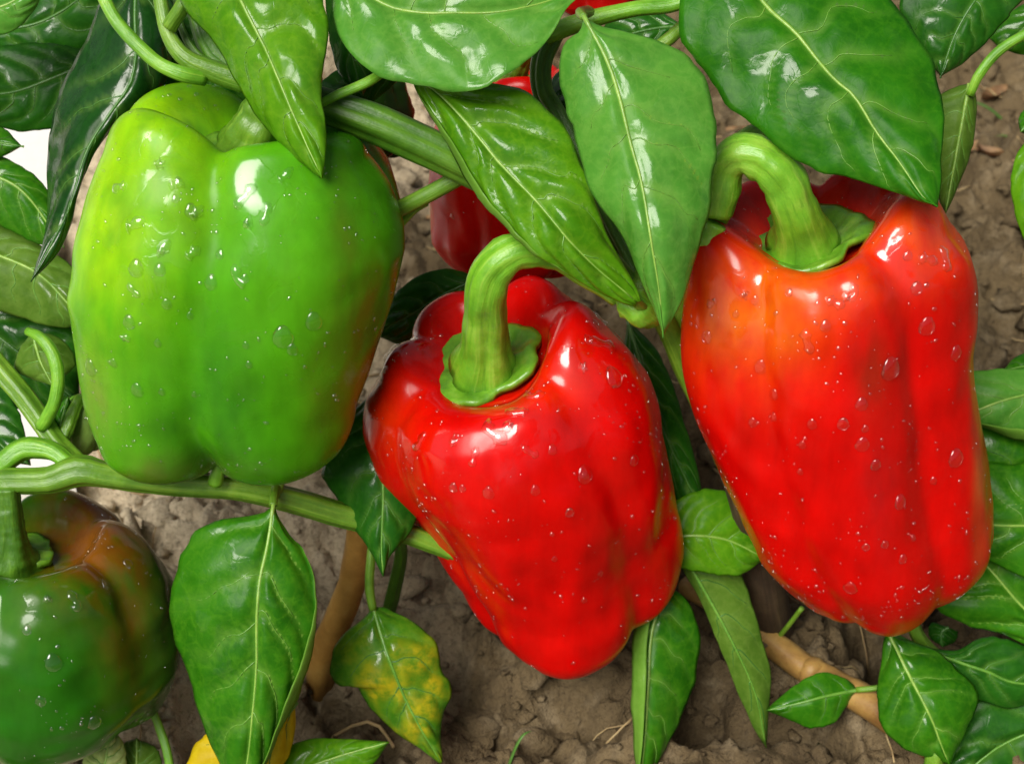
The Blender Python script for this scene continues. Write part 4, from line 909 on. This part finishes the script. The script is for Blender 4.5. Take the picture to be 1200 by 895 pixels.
leaf(centre, [(1240, 130), (1200, 168), (1186, 201), (1186, 236), (1198, 278), (1225, 310)], [(1240, 130), (1222, 190), (1220, 250), (1225, 310)], [(1240, 130), (1265, 190), (1260, 260), (1225, 310)], [44.6, 44.4, 44.6], mat='bright', vein='light', seed=32)
leaf(centre, [(1230, 120), (1203, 128), (1194, 140), (1196, 155)], [(1230, 120), (1215, 135), (1205, 145), (1196, 155)], [(1230, 120), (1226, 150), (1210, 158), (1196, 155)], [45.6, 45.6, 45.6], mat='mid', seed=33, nv=3)
leaf(centre, [(1260, -20), (1190, 10), (1158, 40), (1170, 58)], [(1260, -20), (1215, 20), (1190, 42), (1170, 58)], [(1260, -20), (1250, 40), (1210, 65), (1170, 58)], [52, 52, 52], mat='mid', seed=34)

stem('petiole', centre, [(1190, -60, 45.9, 5), (1180, -75, 46, 5), (1165, -96, 46, 5)], M_STEM_Y, ribs=3, n=10)
stem('petiole', left, [(392, -42, 41.6, 6), (330, -72, 42.6, 6), (260, -84, 43.8, 6), (200, -78, 44.6, 6)], M_STEM_Y, ribs=3, n=24)
stem('petiole', left, [(255, -70, 41.6, 5), (236, -84, 42.6, 5), (205, -84, 44.4, 6)], M_STEM_Y, ribs=3, n=14)
stem('petiole', left, [(160, -38, 45.8, 5), (170, -62, 45.4, 5), (188, -82, 44.8, 5)], M_STEM, ribs=3, n=12)

right = thing('pepper_plant', on_ground(1250, 800), 'low pepper plant at the right edge with leaves close to the soil', 'pepper plant', 'pepper plants in the bed')
stem('trunk', right, [(1250, 830, 54.4, 14), (1235, 740, 52.5, 13), (1225, 650, 51.4, 12), (1235, 560, 51, 11), (1260, 470, 50.4, 9)], M_STEM_D, n=40)
stem('branch', right, [(1052, 700, 51.5, 6), (1066, 722, 51.6, 7), (1080, 752, 51.8, 8), (1110, 775, 52.2, 8), (1170, 790, 52.6, 9), (1238, 770, 53, 10)], M_STEM, n=30)
stem('branch', right, [(1085, 940, 50.6, 11), (1092, 905, 50.4, 11), (1098, 870, 50.2, 10), (1110, 830, 51.4, 9), (1150, 800, 52.2, 9)], M_STEM, n=24)
for a_, b_ in (((1330, 450, 49.6), (1258, 478, 50.4)), ((1330, 500, 50.2), (1243, 530, 50.8)), ((1340, 590, 49.7), (1228, 615, 51.2)), ((1290, 800, 50.6), (1243, 772, 53.1)), ((1290, 790, 51.0), (1244, 780, 53.3)), ((1330, 830, 51.4), (1248, 800, 53.8)), ((1240, 440, 50.5), (1262, 472, 50.4))):
    stem('petiole', right, [(*a_, 4), ((a_[0]+b_[0])/2, (a_[1]+b_[1])/2-6, (a_[2]+b_[2])/2, 4.5), (*b_, 5)], M_STEM, ribs=3, n=12)
stem('shoot', right, [(905, 755, 55, 3), (922, 735, 54, 3), (940, 712, 53, 3)], M_STEM, ribs=0, n=12)
leaf(right, [(1330, 450), (1260, 425), (1200, 432), (1142, 434), (1070, 445), (1030, 490)], [(1330, 450), (1260, 452), (1180, 468), (1110, 492), (1030, 490)], [(1330, 450), (1275, 530), (1200, 517), (1143, 498), (1080, 498), (1030, 490)], [49.6, 49.2, 49.4], mat='pale', fold=[0, 0.2, 0.3, 0.3, 0.1], vein='light', seed=40, label='pale light reflecting leaf at the right edge beside the red pepper')
leaf(right, [(1240, 440), (1215, 415), (1190, 418), (1172, 436)], [(1240, 440), (1215, 430), (1195, 430), (1172, 436)], [(1240, 440), (1215, 450), (1190, 448), (1172, 436)], [50.5, 50.4, 50.4], mat='mid', seed=41, nv=4)
leaf(right, [(1330, 500), (1240, 485), (1150, 490), (1060, 530)], [(1330, 500), (1240, 535), (1160, 550), (1060, 530)], [(1330, 500), (1280, 600), (1180, 610), (1060, 530)], [50.2, 50, 50], mat='mid', vein='mid', seed=42)
leaf(right, [(1340, 590), (1250, 545), (1150, 545), (1050, 600)], [(1340, 590), (1250, 612), (1160, 615), (1050, 600)], [(1340, 590), (1290, 690), (1190, 672), (1050, 600)], [49.7, 49.3, 49.4], mat='mid', vein='light', seed=43, wave=0.2)
leaf(right, [(1290, 800), (1300, 690), (1240, 600), (1160, 560), (1070, 590)], [(1290, 800), (1200, 712), (1150, 656), (1070, 590)], [(1290, 800), (1196, 754), (1148, 739), (1112, 725), (1089, 709), (1055, 660), (1070, 590)], [50.6, 50.2, 50.4], mat='mid', vein='light', seed=44, q=0.13, label='broad glossy leaf just below right of the right red pepper')
leaf(right, [(1085, 758), (1120, 762), (1145, 750), (1165, 747), (1200, 756), (1290, 790)], [(1085, 758), (1112, 771), (1155, 786), (1200, 801), (1290, 790)], [(1085, 758), (1105, 800), (1148, 820), (1200, 828), (1290, 790)], [51.0, 50.8, 51], mat='dark', vein='mid', seed=45, q=0.14)
leaf(right, [(1330, 830), (1230, 805), (1150, 815), (1112, 880), (1095, 960)], [(1330, 830), (1230, 850), (1150, 890), (1095, 960)], [(1330, 830), (1290, 920), (1200, 980), (1095, 960)], [51.4, 51.2, 51.2], mat='dark', vein='mid', seed=46)
leaf(right, [(1040, 738), (1034, 769), (1028, 809), (1031, 843), (1045, 866), (1068, 880), (1092, 888), (1113, 896)], [(1040, 738), (1058, 776), (1075, 809), (1092, 843), (1106, 880), (1113, 896)], [(1040, 738), (1061, 749), (1092, 759), (1122, 783), (1142, 806), (1146, 826), (1136, 850), (1122, 877), (1113, 896)],
     [50.4, 49.8, 49.6, 49.9], [0.2, 0.7, 0.6, 0.2], [0.2, 0.6, 0.6, 0.2], 'mid', vein='light', seed=47, q=0.11, nv=6, petiole=[(1041, 740, 50.4, 4.5), (1036, 728, 50.8, 5), (1046, 705, 51.4, 6)], label='heart shaped glossy leaf near the lower right corner')
leaf(right, [(1006, 808), (988, 794), (961, 788), (934, 800), (914, 816), (898, 832)], [(1006, 808), (970, 815), (935, 824), (898, 832)], [(1006, 808), (991, 827), (977, 846), (954, 854), (934, 847), (914, 838), (898, 832)], [52.2, 52.0, 52.2], mat='mid', vein='mid', seed=48, nv=5, q=0.06,
     petiole=[(1004, 808, 52.2, 3.5), (1025, 806, 52.0, 3.5), (1060, 800, 52.2, 4), (1100, 780, 52.2, 5)], label='small oval leaf lying over the dry stalk')
leaf(right, [(1112, 735), (1092, 728), (1088, 745), (1105, 758)], [(1112, 735), (1104, 740), (1103, 750), (1105, 758)], [(1112, 735), (1124, 740), (1120, 752), (1105, 758)], [53.4, 53.4, 53.4], mat='dark', vein='dark', seed=49, nv=3)

low = thing('pepper_seedling', on_ground(436, 742), 'low shoot with one yellowing leaf in front of the wooden stake', 'pepper plant')
blot = lambda u, v, qz, w: np.clip(1.25*np.exp(-((u-0.60)/0.27)**2)*(0.35+0.65*qz)*(1-0.75*np.abs(v)**3)*(1+0.9*w)+0.25*w-0.12, 0, 0.95)
leaf(low, [(437, 710), (422, 728), (400, 745), (388, 772), (391, 795), (402, 806), (417, 804), (427, 823), (457, 853), (494, 877), (517, 893)],
     [(437, 710), (447, 746), (460, 783), (477, 823), (497, 860), (517, 893)],
     [(437, 710), (457, 714), (487, 729), (511, 752), (517, 783), (530, 812), (517, 843), (517, 893)],
     [50.8, 50.4, 50.8, 51.2], [0.2, 0.7, 0.5, 0.2], [0.2, 0.6, 0.5, 0.2], 'yellowing', vein='mid', seed=50, q=0.13, nv=6, blotch=blot,
     petiole=[(437, 714, 50.8, 5), (433, 690, 50.7, 5.5), (434, 660, 50.6, 5.5), (438, 630, 50.6, 5), (450, 610, 50.4, 5)], label='green leaf blotched yellow between its veins')
stem('stem', low, [(450, 612, 50.4, 6), (470, 640, 52.5, 7), (462, 690, 54.6, 8), (448, 742, 57, 8)], M_STEM_D, n=20)

edge = thing('pepper_seedling', on_ground(200, 900), 'clump of pale and yellow leaves at the bottom edge left of centre', 'pepper plant')
leaf(edge, [(348, 822), (280, 846), (243, 861), (222, 886), (190, 960)], [(348, 822), (312, 872), (270, 912), (190, 960)], [(346, 826), (345, 860), (332, 895), (280, 945), (205, 940)], [49.4, 49.3, 49.2], mat='yellow', vein='mid', seed=51, wave=0.2, q=0.14, label='bright yellow leaf half hidden by the hanging leaf')
leaf(edge, [(290, 935), (318, 890), (350, 870), (400, 864), (456, 869)], [(290, 935), (345, 905), (400, 885), (456, 869)], [(290, 935), (380, 940), (428, 905), (456, 869)], [50.2, 50, 50], mat='bright', vein='light', seed=52, label='leaf with its tip pointing right at the bottom edge')
leaf(edge, [(120, 930), (100, 895), (110, 868), (130, 857)], [(120, 930), (122, 905), (126, 880), (130, 857)], [(120, 930), (146, 905), (144, 872), (130, 857)], [49.6, 49.4, 49.4], mat='cream', vein='light', seed=53, wave=0.35, q=0.2, label='crumpled cream coloured leaf under the dull pepper')
leaf(edge, [(160, 935), (140, 900), (144, 872), (160, 864)], [(160, 935), (160, 905), (160, 885), (160, 864)], [(160, 935), (188, 905), (184, 878), (160, 864)], [50.2, 50.2, 50.2], mat='olive', vein='light', seed=54, wave=0.2)
stem('petiole', edge, [(178, 830, 50.4, 4.5), (188, 855, 50.4, 5), (198, 890, 50.3, 5), (202, 940, 50.4, 5)], M_STEM_Y, ribs=3, n=20)

# ------------------------------------------------------------------ stake, stalk, grass
b0 = on_ground(372, 775)
st = thing('wooden_stake', b0, 'smooth tan wooden stake standing in the soil beside the hanging leaf', 'stake')
Pt = at(np.array([423]), np.array([565]), np.array([49.5]))[0]
ts = np.linspace(0, 1, 24)[:, None]; C = b0*(1-ts)+Pt*ts + np.array([0.5, 0, 0])*np.sin(ts*3.14); C[0, 2] = -1.5
v, f = tube_mesh(C, np.linspace(0.52, 0.42, 24), 20, jitter=0.10, seed=3); mesh_obj('shaft', v, f, M_STAKE, st, b0)
p0, p1 = on_ground(800, 715), on_ground(1085, 905)
sk = thing('dry_stalk', p1, 'tan dry stalk lying slantwise on the soil at the lower right', 'stalk')
ts = np.linspace(0, 1, 34)[:, None]; C = p0*(1-ts)+p1*ts; C[:, 2] = 1.3 + 0.15*np.sin(np.linspace(0, 9, 34))
v, f = tube_mesh(C, np.linspace(0.38, 0.56, 34), 18, 7, 0.08, jitter=0.14, seed=8); mesh_obj('shaft', v, f, M_STALK, sk, p1)
v, f = tube_mesh(C[17:20], np.array([0.48, 0.56, 0.50]), 18, jitter=0.1, seed=8); mesh_obj('node', v, f, M_STALK, sk, p1)
def blade(px, py, px2, py2, h, w, label):
    a = on_ground(px, py); a[2] = ground_z(a[0], a[1])-0.1; bpt = on_ground(px2, py2, h)
    t = np.linspace(0, 1, 14)[:, None]; C = a*(1-t)+bpt*t + np.array([0, 0, 0.5])*np.sin(t*math.pi)
    v, f = tube_mesh(C, w*(1-np.linspace(0, 1, 14)**2*0.92), 8, flat=0.35)
    o = mesh_obj('grass_blade', v, f, M_GRASS, None, a); o['label'] = label; o['category'] = 'grass'; o['group'] = 'blades of grass in the soil'
blade(596, 893, 624, 856, 0.9, 0.14, 'green grass blade sprouting from the soil at the bottom edge')
blade(1185, 142, 1120, 118, 0.8, 0.16, 'pale grass blade lying on the soil near the top right leaf')
blade(1195, 190, 1165, 160, 0.8, 0.12, 'short grass blade on the soil at the right edge')
